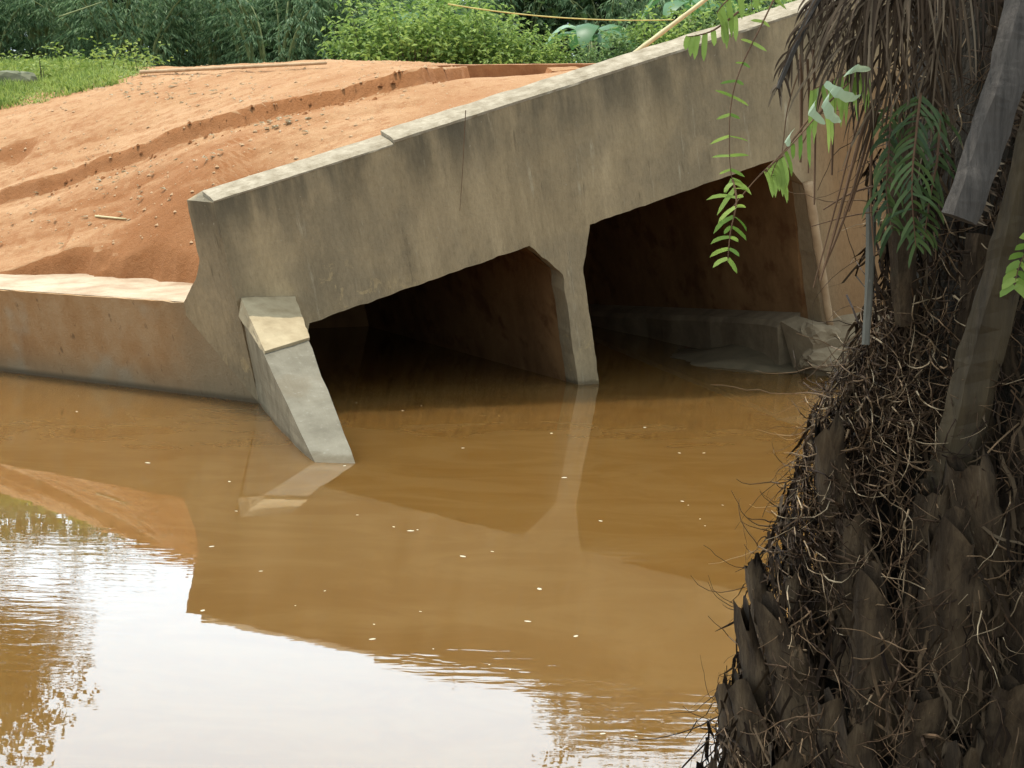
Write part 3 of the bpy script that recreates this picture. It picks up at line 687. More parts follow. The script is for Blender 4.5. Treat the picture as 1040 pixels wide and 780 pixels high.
def tree(seed, H, R, n=300, leaf=.3, fmin=.35):
    r = random.Random(seed); root = empty('leafy_tree'); tb, lb = MB(), MB()
    tp = [Vector((.15*N3((i, seed, 0), .7), .15*N3((i, seed, 5), .7), H*.75*i/8)) for i in range(9)]
    tb.tube(tp, [.24*(1-.75*i/8) for i in range(9)], 8)
    lim = []
    for k in range(16):
        f = r.uniform(fmin, 1); i = min(7, int(f*8)); p = tp[i]; an = k*2.4+r.random(); l = R*r.uniform(.6, 1)*(1.25-.6*f)
        e = p+Vector((l*math.cos(an), l*math.sin(an), l*r.uniform(.25, .9))); m = p.lerp(e, .5)+Vector((0, 0, l*.12))
        tb.tube([p, m, e], [.08, .05, .02], 5); lim.append((m, e))
    for c in range(n):
        m, e = r.choice(lim); p = m.lerp(e, r.random()*1.15)+Vector((r.gauss(0, .5), r.gauss(0, .5), r.gauss(0, .4)))
        for _ in range(24):
            q = p+Vector((r.gauss(0, .28), r.gauss(0, .28), r.gauss(0, .2))); lb.leaf(q, (r.uniform(-1, 1), r.uniform(-1, 1), r.uniform(-.6, .3)), (r.uniform(-.5, .5), r.uniform(-.5, .5), 1), leaf*r.uniform(.6, 1.2), leaf*.5, .2)
    tb.build('trunk', M['bark'], root); lb.build('crown', M['tree'], root); return root
def put(o, X, Y, z=None, s=1., rot=0., sz=None):
    o.location = (X, Y, far_h(X, min(Y, 80))-.1 if z is None else z); o.scale = (s, s, sz or s); o.rotation_euler = (0, 0, rot)
    return o
def xpx(u, Y): return (u-520)/F*Y
ban = [bamboo_clump(11), bamboo_clump(23, 6.6)]; used = [0, 0]
BG = 'bamboo clumps behind the road'
bl = [(-120, 47, 1.0, 0, 'dark bamboo clump at the far left edge beyond the grass'), (-35, 45, .95, 1, 'dark bamboo clump above the concrete stub'),
      (45, 46, 1.0, 0, 'dark drooping bamboo clump behind the left weeds'), (125, 44.5, .92, 1, 'dark drooping bamboo clump where the grass meets the road pole'),
      (205, 46, 1.0, 0, 'drooping bamboo clump right behind the middle of the road pole'), (275, 44.5, .95, 1, 'drooping bamboo clump behind the right end of the road pole'),
      (345, 46.5, 1.0, 0, 'bamboo clump just left of the bright shrubs'), (430, 50, .85, 1, 'shaded bamboo behind the bright shrubs'),
      (530, 52, .85, 0, 'shaded bamboo behind the banana plants'), (620, 50, .8, 1, 'shaded bamboo behind the leaning dry pole'), (720, 52, .85, 0, 'shaded bamboo behind the high right end of the parapet'),
      (-80, 54, 1.15, 1, None), (90, 54, 1.1, 0, None), (250, 54, 1.05, 1, None), (820, 50, .9, 1, 'shaded bamboo behind the palm and the parapet end')]
for i, (u_, Y, s_, k, lab) in enumerate(bl):
    o = ban[k] if not used[k] else copy_tree(ban[k]); used[k] = 1
    put(o, xpx(u_, Y), Y, None, s_, i*1.3, s_*(.66 if u_ < 400 else .85)); tag(o, lab or 'tall bamboo clump in the back row on the left', 'bamboo', BG)
sh = [shrub(3), shrub(8, 1.0, 1.5, 'shrub2')]; used = [0, 0]
sl = [(372, 40, 1.0, 0, 'leafy yellow green shrub beside the bamboo, at the mound top'), (415, 39, 1.05, 0, 'bright yellow green shrub above the end of the dirt mound'),
      (458, 40, 1.1, 0, 'bright leafy shrub over the left end of the far parapet'), (500, 39.5, .92, 0, 'bright leafy shrub behind the middle of the far parapet'),
      (545, 39.5, .72, 0, 'low bright shrub behind the far parapet, left of the banana'), (585, 39.5, .60, 1, 'low shrub below the pale banana leaf'),
      (622, 40, .85, 1, 'bushy shrub at the foot of the leaning dry pole'), (668, 40, 1.0, 0, 'bushy shrub right of the leaning dry pole'),
      (715, 40.5, 1.15, 1, 'bushy shrub peeking over the high right parapet'), (770, 40.5, 1.3, 0, 'bushy shrub beside the palm, over the right parapet end'),
      (440, 42.5, 1.5, 1, 'taller mid green shrub behind the bright shrubs')]
for i, (u_, Y, s_, k, lab) in enumerate(sl):
    o = sh[k] if not used[k] else copy_tree(sh[k]); used[k] = 1
    put(o, xpx(u_, Y), Y, None, s_, i*2.1, s_*1.12); tag(o, lab, 'shrub', 'shrubs along the far side of the road')
db = shrub(77, 1.1, 1.7, 'tree', 170, .13, 'dark_bush')
for i, (u_, lab) in enumerate(((-60, 'dark bush in the deep shade at the far left'), (60, 'dark bush behind the left bamboo'), (170, 'dark bush behind the road pole bamboo'), (280, 'dark bush behind the bamboo right of the road pole'), (390, 'dark bush behind the bright left shrub'), (500, 'dark bush behind the bright middle shrub'), (590, 'dark bush behind the pale banana leaf'), (680, 'dark bush behind the leaning dry pole'), (780, 'dark bush behind the high parapet end'))):
    o = db if i == 0 else copy_tree(db); put(o, xpx(u_, 53+i % 3), 53+i % 3, None, 3.0, i*1.9, 3.2); tag(o, lab, 'bush', 'dark bushes closing the view')
wd0 = shrub(31, .30, .85, 'grass', 9, .10, 'tall_weed')
wl = [(20, 34.2, .9, 'tall weed right behind the concrete stub'), (42, 34, 1.1, 'tall weed beside the right end of the concrete stub'), (105, 35, 1.15, 'bushy weed in the middle of the grass strip'),
      (122, 34.5, .9, 'weed at the right part of the grass strip'), (142, 34.5, 1.0, 'last weed by the left end of the road pole'), (-8, 34.5, 1.0, 'weed at the left picture edge in the grass'), (72, 36, .8, 'small weed in the grass before the dark bamboo')]
for i, (u_, Y, s_, lab) in enumerate(wl):
    o = wd0 if i == 0 else copy_tree(wd0); X = xpx(u_, Y); put(o, X, Y, road_h(np.array([[X, Y]]))[0]-.05, s_, i*1.7); tag(o, lab, 'weed', 'weeds in the left grass')
o = tree(41, 16.0, 3.6, fmin=.72); put(o, -16.4, 60, None, 1.0, 0); tag(o, 'tall leafy tree beyond the left bamboo, mirrored in the water', 'tree', 'tall trees behind')
o = copy_tree(o); put(o, 3.6, 55, None, .98, 2.0, .86); tag(o, 'tall leafy tree straight behind the culvert, mirrored in the water', 'tree')
# grass strip left of the road
b = MB(); r = random.Random(5)
gq = []
while len(gq) < 26000:
    Y = r.uniform(29.6, 40); u_ = r.uniform(-230, 170); X = xpx(u_, Y); gq.append((X, Y, u_))
gq = np.array(gq); gh = terrain(gq[:, :2])
for (X, Y, u_), h_ in zip(gq, gh):
    if Y > 38.2: h_ = max(h_, far_h(X, Y))
    q = np.array([X, Y, h_])-CAMP; fu = q@FW; u2 = 520+F*(q@RT)/fu; v2 = 390-F*(q@UP)/fu
    lim = min(128, 113-.245*u2)+5*N3((X, Y, 0), .9, 3)
    if v2 > lim or u2 > 152: continue
    for _ in range(2):
        a = r.random()*6.283; hh_ = r.uniform(.05, .15)*(1+1.0*N3((X, Y, 3), 1.1, 3))*min(1, max(.15, (158-u2)/45)); ln = r.uniform(.02, .12); dx, dy = math.cos(a)*ln, math.sin(a)*ln; wd = r.uniform(.007, .014)
        p = Vector((X+r.uniform(-.05, .05), Y+r.uniform(-.05, .05), h_-.01)); s2 = Vector((-math.sin(a+.8), math.cos(a+.8), 0))
        b.blade([p, p+Vector((dx*.4, dy*.4, hh_*.65)), p+Vector((dx, dy, hh_))], [wd, wd*.8, .001], s2)
tag(b.build('grass', M['grass']), 'bright green grass on the left edge of the dirt road', 'grass', kind='stuff')
# banana plants
def banana(seed, H=1.6, n=7, pale=None):
    r = random.Random(seed); root = empty('banana_plant'); b = MB(); b.tube([(0, 0, 0), (.02, 0, H*.5), (0, .02, H)], [.13, .11, .07], 9); b.build('pseudostem', M['culm'], root, True)
    for k in range(n):
        an = k*6.283/n+r.uniform(-.3, .3); ln = r.uniform(1.3, 1.9); up = r.uniform(.45, 1.1); b = MB(); pts = []; m = 12; sv = Vector((-math.sin(an), math.cos(an), 0))
        vs = []
        for i in range(m+1):
            f = i/m; d = ln*(.35*f+.65*f*(1-.18*f)); p = Vector((math.cos(an)*d*.8, math.sin(an)*d*.8, H+ln*(up*f-.95*up*f*f-.15*f**3)))
            w_ = (.018 if f < .18 else .27*math.sin(math.pi*min(1, (f-.14)/.86))**.6*(1-.25*f)+.01)
            vs += [p-sv*w_-Vector((0, 0, .22*w_)), p, p+sv*w_-Vector((0, 0, .22*w_))]
        b.add(vs, [(3*i+a, 3*i+a+1, 3*i+a+4, 3*i+a+3) for i in range(m) for a in (0, 1)]); b.build('leaf', M['bananapale'] if k == pale else M['banana'], root, True)
    return root
o = put(banana(2, 1.2, 8, 4), xpx(592, 42), 42, None, 1.0, .3); tag(o, 'banana plant with broad leaves behind the far parapet', 'banana plant', 'banana plants behind the road')
o = put(banana(5, 1.9, 7, 2), xpx(690, 43), 43, None, 1.0, 1.4); tag(o, 'banana plant right of the leaning dry pole', 'banana plant', 'banana plants behind the road')
o = put(banana(9, 1.3, 7), xpx(425, 42.5), 42.5, None, 1.1, 2.2); tag(o, 'banana plant rising out of the bright shrubs on the left', 'banana plant', 'banana plants behind the road')
pole('leaning_pole', at(634, 62, 34), at(724, -6, 34.5), .045, M['pole'], 'long dry bamboo pole leaning up to the right behind the parapet', 'pole')
pole('stretched_cord', at(455, 4, 34.6), at(684, 20, 34.3), .012, M['string'], 'thin yellow cord stretched in front of the banana leaves', 'cord', 20, .10)
pole('fallen_culm', at(60, 17, 41), at(104, 2, 41.5), .016, M['culm'], 'thin pale culm slanting in front of the upper left bamboo', 'pole')

# ------------------------------------------------------------------ the oil palm on the near bank
DP = 5.3
prof = [(1.0, .75), (1.45, .645), (1.83, .535), (2.2, .455), (2.47, .40), (2.66, .335), (3.0, .30), (3.6, .285), (4.6, .23), (6.2, .22)]
def prad(z):
    for (a, ra), (c, rc) in zip(prof[:-1], prof[1:]):
        if z <= c: return ra+(rc-ra)*max(0, (z-a))/(c-a)
    return prof[-1][1]
def pax(z): f = (z-1.45)/2.1; return Vector((xpx(1034, DP)-.02*f, DP+.10*f, z))
palm = empty('oil_palm', tuple(pax(1.0))); PO = Vector(palm.location)
tag(palm, 'shaggy dark palm trunk with old frond stubs and dry hanging fibres', 'palm tree')
def pbuild(b, name, mat, parent=None, smooth=False):
    b.v = [tuple(Vector(q)-PO) for q in b.v]; return b.build(name, mat, parent or palm, smooth)
b = MB(); na, nz_ = 64, 110; vs = []
for j in range(nz_+1):
    z_ = 1.0+5.2*j/nz_; c = pax(z_); r0 = prad(z_)
    for i in range(na):
        an = 6.2832*i/na; d = Vector((math.cos(an), math.sin(an), 0)); k = 1+.10*N3((d.x*2, d.y*2, z_*1.5), 1.6, 5)
        vs.append(c+d*r0*k)
b.add(vs, [(j*na+i, j*na+(i+1) % na, (j+1)*na+(i+1) % na, (j+1)*na+i) for j in range(nz_) for i in range(na)])
pbuild(b, 'trunk', M['trunk'], None, True)
# old frond bases
def fbase_mesh(seed):
    r = random.Random(seed); b = MB(); n_, m = 18, 14; vs = []; L_ = .40
    rim = [r.gauss(0, .028) for k in range(m)]
    for j in range(n_+1):
        f = j/n_; wd = .088-.046*f**1.3+.016*N3((f*4, seed, 0), 1); th = .030*(1-f)+.010
        for i in range(m):
            an = 6.2832*i/m; x_ = math.cos(an); y_ = math.sin(an); rg = 1+.16*N3((x_*2, y_*2, f*5+seed), 1.8, 4)
            groove = .006*math.sin(x_*19+seed)+.008*N3((x_*6, seed, f*2), 1.5, 4)
            yy = y_*th*rg+(groove if y_ < 0 else 0)-.075*f**1.6+.55*wd*x_*x_*(1-.3*f)
            zz = L_*f+rim[i]*f**4*1.0
            vs.append((x_*wd*rg, yy, zz))
    b.add(vs, [(j*m+i, j*m+(i+1) % m, (j+1)*m+(i+1) % m, (j+1)*m+i) for j in range(n_) for i in range(m)])
    me = b.mesh('frond_base'); me.materials.append(M['fbase']); me.materials.append(M['fibre']); me.polygons.foreach_set('use_smooth', [True]*len(me.polygons)); return me
fbm_ = [fbase_mesh(k) for k in (1, 4, 9, 13)]
r = random.Random(17); cnt = 0
for k in range(230):
    z_ = 1.0+k*.0115; an = k*2.39996
    if not (math.pi*.95 < an % 6.2832 < math.pi*2.0+.1): continue       # the side away from the river view carries the same stubs, never seen
    if z_ > 2.0 and an % 6.2832 < math.pi*1.36: continue
    if cnt >= 98: break
    d = Vector((math.cos(an), math.sin(an), 0)); p = pax(z_)+d*(prad(z_)+.015)
    o = bpy.data.objects.new('frond_base', fbm_[k % 4]); COL.objects.link(o); o.parent = palm
    til = r.uniform(-.12, .05); zax = (Vector((0, 0, 1))+d*til+d.cross(Vector((0, 0, 1)))*r.uniform(-.22, .22)).normalized(); yax = -d; xax = yax.cross(zax).normalized(); yax = zax.cross(xax)
    s_ = r.uniform(.8, 1.2)*(.66+.5*min(1, prad(z_)/.6))*(.62 if z_ > 2.3 else 1); Mx = Matrix((xax, yax, zax)).transposed().to_4x4()
    o.matrix_local = Matrix.Translation(p-PO) @ Mx @ Matrix.Diagonal((s_, s_, s_*r.uniform(.8, 1.15), 1)); cnt += 1
# tangled dry fibres and rootlets
b = MB(); r = random.Random(29)
def surf(u_, v_, lift):
    """point on the front of the trunk seen near a direction"""
    rr = ray(u_, v_); 
    lo, hi = 3.2, DP+.2
    for _ in range(22):
        m = (lo+hi)/2; P = CAMP+rr*(m/rr[1]); c = pax(P[2]); ins = math.hypot(P[0]-c.x, P[1]-c.y) < prad(P[2])+lift
        if ins: hi = m
        else: lo = m
    return Vector(CAMP+rr*(hi/rr[1]))
def fibre(u_, v_, ang, ln, th, curl, lift=.10, n_=11, lift2=None):
    pts = []; x_, y_ = u_, v_; a = ang
    for i in range(n_):
        pts.append(surf(x_, y_, lift+.03*math.sin(i*1.1+u_)+(0 if lift2 is None else lift2*i/(n_-1)))); a += curl+r.gauss(0, .22); x_ += math.cos(a)*ln/n_; y_ += math.sin(a)*ln/n_
    b.tube(pts, [th*(1-.65*i/(n_-1)) for i in range(n_)], 4, False)
OUTL = [(0, 858), (150, 886), (220, 889), (300, 888), (340, 868), (380, 842), (440, 822), (500, 797), (560, 780), (640, 765), (690, 735), (740, 722), (790, 720)]
def outl(v_):
    for (a, xa), (c, xc) in zip(OUTL[:-1], OUTL[1:]):
        if v_ <= c: return xa+(xc-xa)*(v_-a)/(c-a)
    return OUTL[-1][1]
for _ in range(1050):                                   # shaggy zone
    v_ = r.gauss(420, 80); 
    if not 290 < v_ < 640: continue
    u_ = outl(v_)+abs(r.gauss(0, 60))+2
    if u_ > 1000: continue
    fibre(u_, v_, r.gauss(1.5, .75), r.uniform(20, 95), r.uniform(.0008, .0028), r.gauss(0, .14), r.uniform(.08, .21))
for _ in range(800):                                    # everywhere else
    v_ = r.uniform(-20, 790); u_ = outl(v_)+r.uniform(4, 300)
    fibre(u_, v_, r.gauss(1.45, .9), r.uniform(30, 140), r.uniform(.0009, .0026), r.gauss(0, .10), r.uniform(.10, .20))
for _ in range(200):                                    # short wisps that roughen the outline
    v_ = r.uniform(330, 800); u_ = outl(v_)+r.uniform(-4, 26)
    fibre(u_, v_, r.choice((2.6, 3.4, 2.0, 4.0, 1.7))+r.gauss(0, .4), r.uniform(8, 24), r.uniform(.001, .0022), r.gauss(0, .25), .03)
for (x0, y0, a, ln, th) in ((805, 540, .55, 110, .006), (800, 610, .3, 60, .004), (845, 515, 1.2, 80, .006), (930, 560, 2.2, 90, .004), (905, 700, -1.2, 110, .005), (920, 740, .35, 70, .008), (935, 745, 1.4, 50, .006), (860, 300, .9, 160, .004), (1035, 430, 2.35, 160, .003), (990, 585, 1.9, 120, .003)):
    fibre(x0, y0, a, ln, th, .02, .15)
tag(pbuild(b, 'fibres', M['fibre']), kind='stuff')
b = MB()
for _ in range(1700):                                   # flaking strips of old sheath
    v_ = r.uniform(150, 800); u_ = outl(v_)+(r.uniform(-6, 60) if r.random() < .45 else r.uniform(3, 300)); a = r.gauss(1.5, .28); ln = r.uniform(18, 90); w_ = r.uniform(.0015, .0065); li = r.uniform(.06, .17); n_ = 5; pts = []
    for i in range(n_):
        pts.append(surf(u_+math.cos(a)*ln*i/n_, v_+math.sin(a)*ln*i/n_, li+.03*(i/n_-.5)*r.uniform(-1, 1))); a += r.gauss(0, .12)
    b.blade(pts, [w_*(.5+.5*math.sin(math.pi*(.15+.8*i/n_))) if i < n_-1 else .001 for i in range(n_)], Vector((1, r.gauss(0, .5), r.gauss(0, .15))).normalized())
t = NT('old_sheath_flake', .95, .1); g = t.n('ShaderNodeNewGeometry'); t.col(t.ramp(g.outputs['Random Per Island'], [(0, (.010, .006, .004)), (.5, (.035, .022, .013)), (.85, (.07, .045, .025)), (1, (.11, .075, .045))])); M['flake'] = t.m
tag(pbuild(b, 'sheath_flakes', M['flake']), kind='stuff')
# fronds
def frond(pts, n_, lnf, wd, ang, droop, side, matR, matL, parent, rname, lname, rr=.006, r=None, both=True, segs=4, jit=.25, sub=True, f0=0.0, local=True):
    r = r or random.Random(3); pts = [Vector(tuple(map(float, q))) for q in pts]; rb, lb = MB(), MB()
    k = len(pts)-1; rb.tube(pts, [rr*(1-.7*i/k) for i in range(k+1)], 5)
    sv0 = Vector(side).normalized(); few = []
    for i in range(n_):
        f = f0+(1-f0)*(i+.5)/n_; j = min(k-1, int(f*k)); g = f*k-j; p = pts[j].lerp(pts[j+1], g); t_ = (pts[j+1]-pts[j]).normalized()
        sv = (sv0-t_*sv0.dot(t_)).normalized()
        for s_ in ((-1, 1) if both else (1,)):
            ln = lnf(f)*r.uniform(1-jit, 1+jit); a = ang+r.gauss(0, jit*.5); d = t_*math.cos(a)+sv*s_*math.sin(a); q = p.copy(); lp = [q.copy()]
            for m in range(segs):
                d = (d+Vector((0, 0, -1))*droop*(m+1)/segs+Vector((r.gauss(0, .06), r.gauss(0, .06), 0))*jit*2).normalized(); q = q+d*ln/segs; lp.append(q.copy())
            nn = d.cross(Vector((.2, 1, .3))).normalized() if abs(d.y) < .9 else Vector((1, 0, 0))
            wds = [wd*(.55+.45*math.sin(math.pi*min(1, .25+.75*m/segs)))*(1 if m < segs else .1) for m in range(segs+1)]
            tw = (nn+Vector((r.gauss(0, .3), r.gauss(0, .3), r.gauss(0, .3)))).normalized(); lb.blade(lp, wds, tw); few.append((lp, wds, tw))
    if local is not None and parent is palm:
        ro = pbuild(rb, rname, matR, parent); lb.v = [tuple(Vector(q)-PO) for q in lb.v]; lo = lb.build(lname, matL, ro)
    else:
        org = Vector(parent.location); rb.v = [tuple(Vector(q)-org) for q in rb.v]; lb.v = [tuple(Vector(q)-org) for q in lb.v]
        ro = rb.build(rname, matR, parent)
        if len(few) > 12: lb.build(lname, matL, parent)
        else:
            for lp, wds, tw in few:
                q_ = MB(); q_.blade([p-org for p in lp], wds, tw); q_.build('leaflet', matL, parent)
    return ro
def curve(P):
    """smooth points through pixel+depth knots"""
    P = [Vector(tuple(at(*q))) for q in P]; o_ = []
    for i in range(len(P)-1):
        p0 = P[max(0, i-1)]; p1 = P[i]; p2 = P[i+1]; p3 = P[min(len(P)-1, i+2)]
        for t_ in (0, .25, .5, .75): o_.append(.5*((2*p1)+(p2-p0)*t_+(2*p0-5*p1+4*p2-p3)*t_*t_+(3*p1-3*p2+p3-p0)*t_**3))
    return o_+[P[-1]]
r = random.Random(77)
dead = [([(960, -150, 5.2), (900, -80, 4.95), (850, -30, 4.8), (822, 15, 4.75), (790, 90, 4.72)], .11), ([(985, -170, 5.1), (925, -90, 4.8), (885, -20, 4.7), (860, 50, 4.72)], .30), ([(1000, -160, 5.1), (955, -80, 4.85), (925, 0, 4.8), (905, 90, 4.85)], .32),
        ([(1020, -160, 5.1), (985, -60, 4.8), (955, 30, 4.75), (945, 110, 4.8)], .26), ([(975, -200, 5.1), (905, -110, 4.9), (868, -45, 4.9), (835, 40, 4.95)], .18), ([(1010, -180, 5.0), (960, -100, 4.75), (925, -35, 4.7), (893, 30, 4.72)], .28)]
for i, (P, ln) in enumerate(dead):
    frond(curve(P), 60, lambda f: ln*(1.1-.55*f), .0030, .55, .55, (1, .1, .1), M['petiole'] if i == 0 else M['fbase'], M['deadleaf'], palm, 'dead_frond', 'leaflets', (.020 if i == 0 else .009), r, True, 5, .45)
# the two thick petioles and the pale stalk
def slab(P, wds, ths, name, mat, teeth=False):
    pts0 = curve(P); pts = []; name_seed_ = P[0][0]*.1
    for p_, q_ in zip(pts0[:-1], pts0[1:]): pts += [p_.lerp(q_, i/3) for i in range(3)]
    pts.append(pts0[-1]); b = MB(); vs = []; k = len(pts)-1
    for i, p in enumerate(pts):
        t_ = (pts[min(i+1, k)]-pts[max(i-1, 0)]).normalized(); sv = t_.cross(Vector((0, -1, 0))).normalized(); fv = sv.cross(t_).normalized(); f = i/k
        w_ = wds[0]+(wds[1]-wds[0])*f; h_ = ths[0]+(ths[1]-ths[0])*f
        if fv.y > 0: fv = -fv
        for a, c in ((-1, .1), (-.55, .75), (.45, .9), (.95, .2), (.8, -.6), (-.7, -.7)): vs.append(p+sv*a*w_*(1+.16*N3((p.z*7, a*3, name_seed_), 1.2, 3))+fv*c*h_*(1+.35*N3((p.z*9, a*5, 2+name_seed_), 1.2, 3)))
    b.add(vs, [(6*i+a, 6*i+(a+1) % 6, 6*i+6+(a+1) % 6, 6*i+6+a) for i in range(k) for a in range(6)]+[tuple(range(6)), tuple(6*k+a for a in range(5, -1, -1))])
    o = pbuild(b, name, mat); bm = bmesh.new(); bm.from_mesh(o.data); bmesh.ops.recalc_face_normals(bm, faces=bm.faces); bm.to_mesh(o.data); bm.free()
    if teeth:
        tb = MB(); rt = random.Random(4)
        for i in range(60):
            f = rt.random(); j = min(k-1, int(f*k)); p = pts[j].lerp(pts[j+1], f*k-j); t_ = (pts[j+1]-pts[j]).normalized(); sv = t_.cross(Vector((0, -1, 0))).normalized(); w_ = wds[0]+(wds[1]-wds[0])*f
            s_ = 1 if sv.x > 0 else -1; q = p+sv*s_*w_*.95-PO; d = (sv*s_+t_*rt.uniform(-.4, .4)+Vector((0, -.3, 0))).normalized()*rt.uniform(.012, .03)
            tb.add([q-t_*.005, q+t_*.005, q+d, q+Vector((0, .006, 0))], [(0, 1, 2), (1, 3, 2), (3, 0, 2)])
        tb.build('spines', M['deadleaf'], o)
    return o
slab([(1062, -70, 4.75), (1040, 15, 4.7), (1012, 110, 4.66), (973, 222, 4.62)], (.056, .047), (.03, .028), 'petiole', M['petiole'], True)
slab([(1085, -20, 4.9), (1052, 130, 4.85), (1022, 260, 4.85), (990, 380, 4.86), (962, 500, 4.88), (948, 560, 4.95)], (.035, .075), (.03, .05), 'petiole', M['greenpetiole'])
slab([(884, 210, 5.02), (884, 260, 5.0), (879, 350, 4.98)], (.015, .010), (.010, .008), 'dead_stalk', M['lichen'])
slab([(918, 130, 5.0), (915, 200, 4.95), (919, 330, 5.0)], (.05, .03), (.03, .02), 'dead_stalk', M['fbase'])
slab([(1000, 240, 4.98), (985, 330, 4.95), (958, 450, 5.0)], (.05, .03), (.03, .02), 'dead_stalk', M['fbase'])
# brown straps and strands that hang clear of the trunk
def strands(lst, name, parent=None):
    for P, th in lst:
        b = MB(); pts = curve(P); k = len(pts)-1; b.tube(pts, [th*(1-.5*i/k) for i in range(k+1)], 5); pbuild(b, name, M['strand'])
M['strand'] = simple('brown_strand', (.07, .035, .018), (.17, .095, .05), 14, .9, .3, .004, (1, 1, .2))
strands([([(814, 55, 4.8), (814, 110, 4.8), (813, 165, 4.8)], .006), ([(826, 50, 4.82), (828, 120, 4.82), (827, 208, 4.82)], .0045), ([(820, 60, 4.8), (822, 110, 4.8), (821, 176, 4.8)], .004),
         ([(846, 80, 4.85), (846, 130, 4.85), (845, 178, 4.85)], .005), ([(884, 105, 4.9), (868, 160, 4.86), (852, 220, 4.84), (833, 285, 4.83)], .006), ([(889, 110, 4.9), (872, 175, 4.87), (856, 225, 4.85), (838, 270, 4.84)], .005),
         ([(880, 100, 4.9), (864, 150, 4.87), (850, 205, 4.86), (826, 292, 4.85)], .0035), ([(892, 115, 4.9), (880, 160, 4.88), (862, 215, 4.85)], .004), ([(893, 188, 4.92), (865, 196, 4.88), (836, 213, 4.86)], .0035), ([(895, 214, 4.92), (860, 220, 4.88), (824, 230, 4.86)], .0022),
         ([(886, 140, 4.95), (884, 200, 4.93), (888, 260, 4.9)], .004), ([(852, 90, 4.83), (830, 120, 4.8), (812, 150, 4.78)], .004)], 'hanging_strand')
# ferns growing on the palm
def fern(P, n_, lnf, wd, ang, droop, side, mat, label, group=None, seed=1, rr=.003, **kw):
    pts = curve(P); root = empty('fern_frond', tuple(pts[0])); tag(root, label, 'fern', group or 'ferns on the palm')
    frond(pts, n_, lnf, wd, ang, droop, side, M['strand'], mat, root, 'rachis', 'leaflets', rr, random.Random(seed), **kw); return root
fern([(800, -30, 4.75), (776, 20, 4.68), (752, 70, 4.62), (742, 110, 4.6), (741, 160, 4.58), (744, 185, 4.58)], 12, lambda f: .03+.03*(f > .5)*(1-f), .004, 1.3, .1, (1, 0, 0), M['fern'], 'nearly bare thin fern stem hanging before the parapet', seed=2, jit=.45, rr=.0025)
fern([(744, 182, 4.58), (748, 205, 4.56), (742, 235, 4.56), (739, 266, 4.56)], 9, lambda f: .055*(1.05-.55*f), .0058, 1.35, .3, (1, .2, -.1), M['fern'], 'lowest bright green fern tip hanging into the right dark opening', seed=3, jit=.65, rr=.003)
fern([(770, -25, 4.7), (748, -8, 4.66), (733, 6, 4.64), (728, 14, 4.64)], 5, lambda f: .085, .008, 1.2, .9, (.2, 0, -1), M['fern'], 'bright green fern tip at the top edge over the parapet', seed=4, both=False, jit=.25)
fern([(750, 12, 4.66), (726, 30, 4.64), (708, 36, 4.62), (698, 37, 4.62)], 7, lambda f: .06*(1-.3*f), .0075, 1.2, .7, (0, 0, -1), M['fern'], 'small bright fern tip touching the parapet top', seed=5, both=False, jit=.3)
fern([(884, 62, 4.85), (862, 84, 4.74), (838, 108, 4.66), (812, 138, 4.62), (790, 163, 4.6), (783, 180, 4.6)], 16, lambda f: .08*(1.05-.3*f), .0055, 1.1, .75, (.4, .2, -1), M['fern'], 'arching bright fern frond reaching left past the culvert corner', seed=6, both=False, jit=.55)
fern([(795, 158, 4.6), (785, 166, 4.6), (777, 176, 4.6)], 5, lambda f: .085*(1-.25*f), .0075, 1.25, .9, (.1, 0, -1), M['fern'], 'drooping bright fern tip at the upper corner of the right opening', seed=7, both=False, jit=.2)
fern([(880, 58, 4.82), (860, 74, 4.74), (836, 86, 4.7), (824, 92, 4.7)], 11, lambda f: .10, .006, 1.2, .8, (.3, 0, -1), M['fern'], 'bright fern leaflets among the dry brown fronds', seed=8, both=False, jit=.35)
fern([(935, 95, 4.78), (930, 140, 4.68), (926, 190, 4.64), (930, 250, 4.66)], 25, lambda f: .095*(1.05-.55*f), .0046, 1.0, .45, (1, .15, 0), M['ferndark'], 'dark green fern frond hanging on the front of the trunk', seed=9, jit=.5, rr=.004)
fern([(955, 110, 4.8), (952, 160, 4.72), (944, 205, 4.7), (938, 245, 4.7)], 20, lambda f: .07*(1.05-.55*f), .0045, 1.0, .5, (1, .15, 0), M['ferndark'], 'second dark green fern frond, close to the grey petiole', seed=10, jit=.5, rr=.004)
fern([(905, 105, 4.9), (903, 150, 4.82), (900, 195, 4.8), (906, 235, 4.8)], 20, lambda f: .07, .005, 1.0, .6, (1, .15, 0), M['ferndark'], 'narrow dark fern frond along the left side of the trunk', seed=12, jit=.5)
fern([(1075, 215, 4.7), (1052, 240, 4.66), (1036, 268, 4.64), (1030, 292, 4.64)], 10, lambda f: .05, .010, 1.1, .3, (1, .1, 0), M['fern'], 'bit of bright fern at the right picture edge', seed=13, jit=.3)
pole('leaning_pole', W(TH/2+W2-.02, -.06, -.42), W(TH/2+W2+.13, -.10, -2.5), .062, M['drypole'], 'dusty tan pole standing against the edge of the right culvert opening', 'pole')
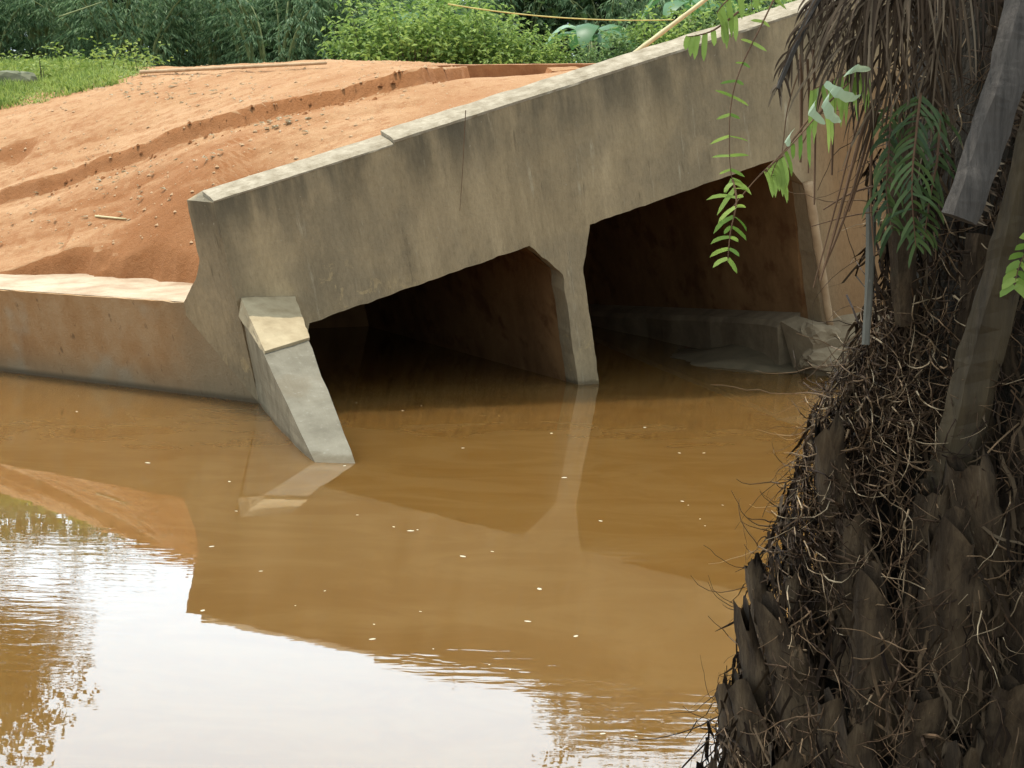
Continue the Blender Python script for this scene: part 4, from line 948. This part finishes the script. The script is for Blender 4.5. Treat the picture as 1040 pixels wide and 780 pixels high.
# pale limp leaves lying on the fern
for i, (P, wv_, lab) in enumerate((([(858, 76, 4.66), (868, 70, 4.64), (884, 71, 4.66)], .012, 'upper pale leaf lying on the dry fronds'), ([(838, 84, 4.64), (851, 94, 4.62), (866, 100, 4.63), (874, 97, 4.65)], .013, 'middle pale leaf beside the fern'),
        ([(846, 90, 4.6), (838, 103, 4.58), (845, 118, 4.58), (854, 124, 4.6)], .014, 'broad pale leaf folded over the fern frond'), ([(830, 100, 4.6), (824, 112, 4.58), (838, 126, 4.58)], .012, 'second broad pale leaf lower on the fern frond'), ([(806, 132, 4.6), (800, 140, 4.58), (802, 148, 4.58)], .012, 'small pale leaf near the tip of the fern frond'))):
    b = MB(); pts = curve(P); k = len(pts)-1; b.blade(pts, [wv_*(.2+.8*math.sin(math.pi*min(1, .1+.9*j/k)))*(1+.2*math.sin(j*2.1)) for j in range(k+1)], Vector((.5, -.2, .8)).normalized())
    tag(b.build('pale_leaf', M['pale']), lab, 'leaf', 'pale leaves on the fern')
# twigs
def twig(P, th, label, name='thin_twig', mat='strand'):
    b = MB(); pts = curve(P); k = len(pts)-1; b.tube(pts, [th*(1-.6*i/k) for i in range(k+1)], 5); tag(b.build(name, M[mat]), label, 'twig')
twig([(822, 120, 4.76), (795, 155, 4.72), (765, 185, 4.7), (735, 222, 4.7)], .003, 'thin brown twig crossing the corner of the right opening')
twig([(812, 70, 4.75), (800, 110, 4.74), (795, 150, 4.74), (790, 180, 4.74)], .002, 'hair thin twig in front of the parapet beside the dead frond')
twig([(473, 112, 20.98), (472, 130, 21.0), (470, 170, 21.1), (467, 214, 21.25)], .0055, 'dark thin vine hanging down the middle of the parapet face', 'hanging_vine')

# crown of the palm above the picture: it shades the trunk and the dry fronds
r = random.Random(51); ctop = pax(6.0)
for k in range(13):
    an = k*2.39996+.6; d = Vector((math.cos(an), math.sin(an), 0)); up = .35+.9*((k*7) % 13)/13; pts = []
    for i in range(9):
        f = i/8; pts.append(ctop+d*(.15+3.1*f*(1-.12*f))+Vector((0, 0, up*2.0*f-(up*1.1+.55)*f*f)))
    frond(pts, 60, lambda f: .75*math.sin(math.pi*(.12+.85*f))+.1, .014, .9, .35, d.cross(Vector((0, 0, 1))), M['greenpetiole'], M['tree'], palm, 'crown_frond', 'leaflets', .03, r, True, 4, .2)
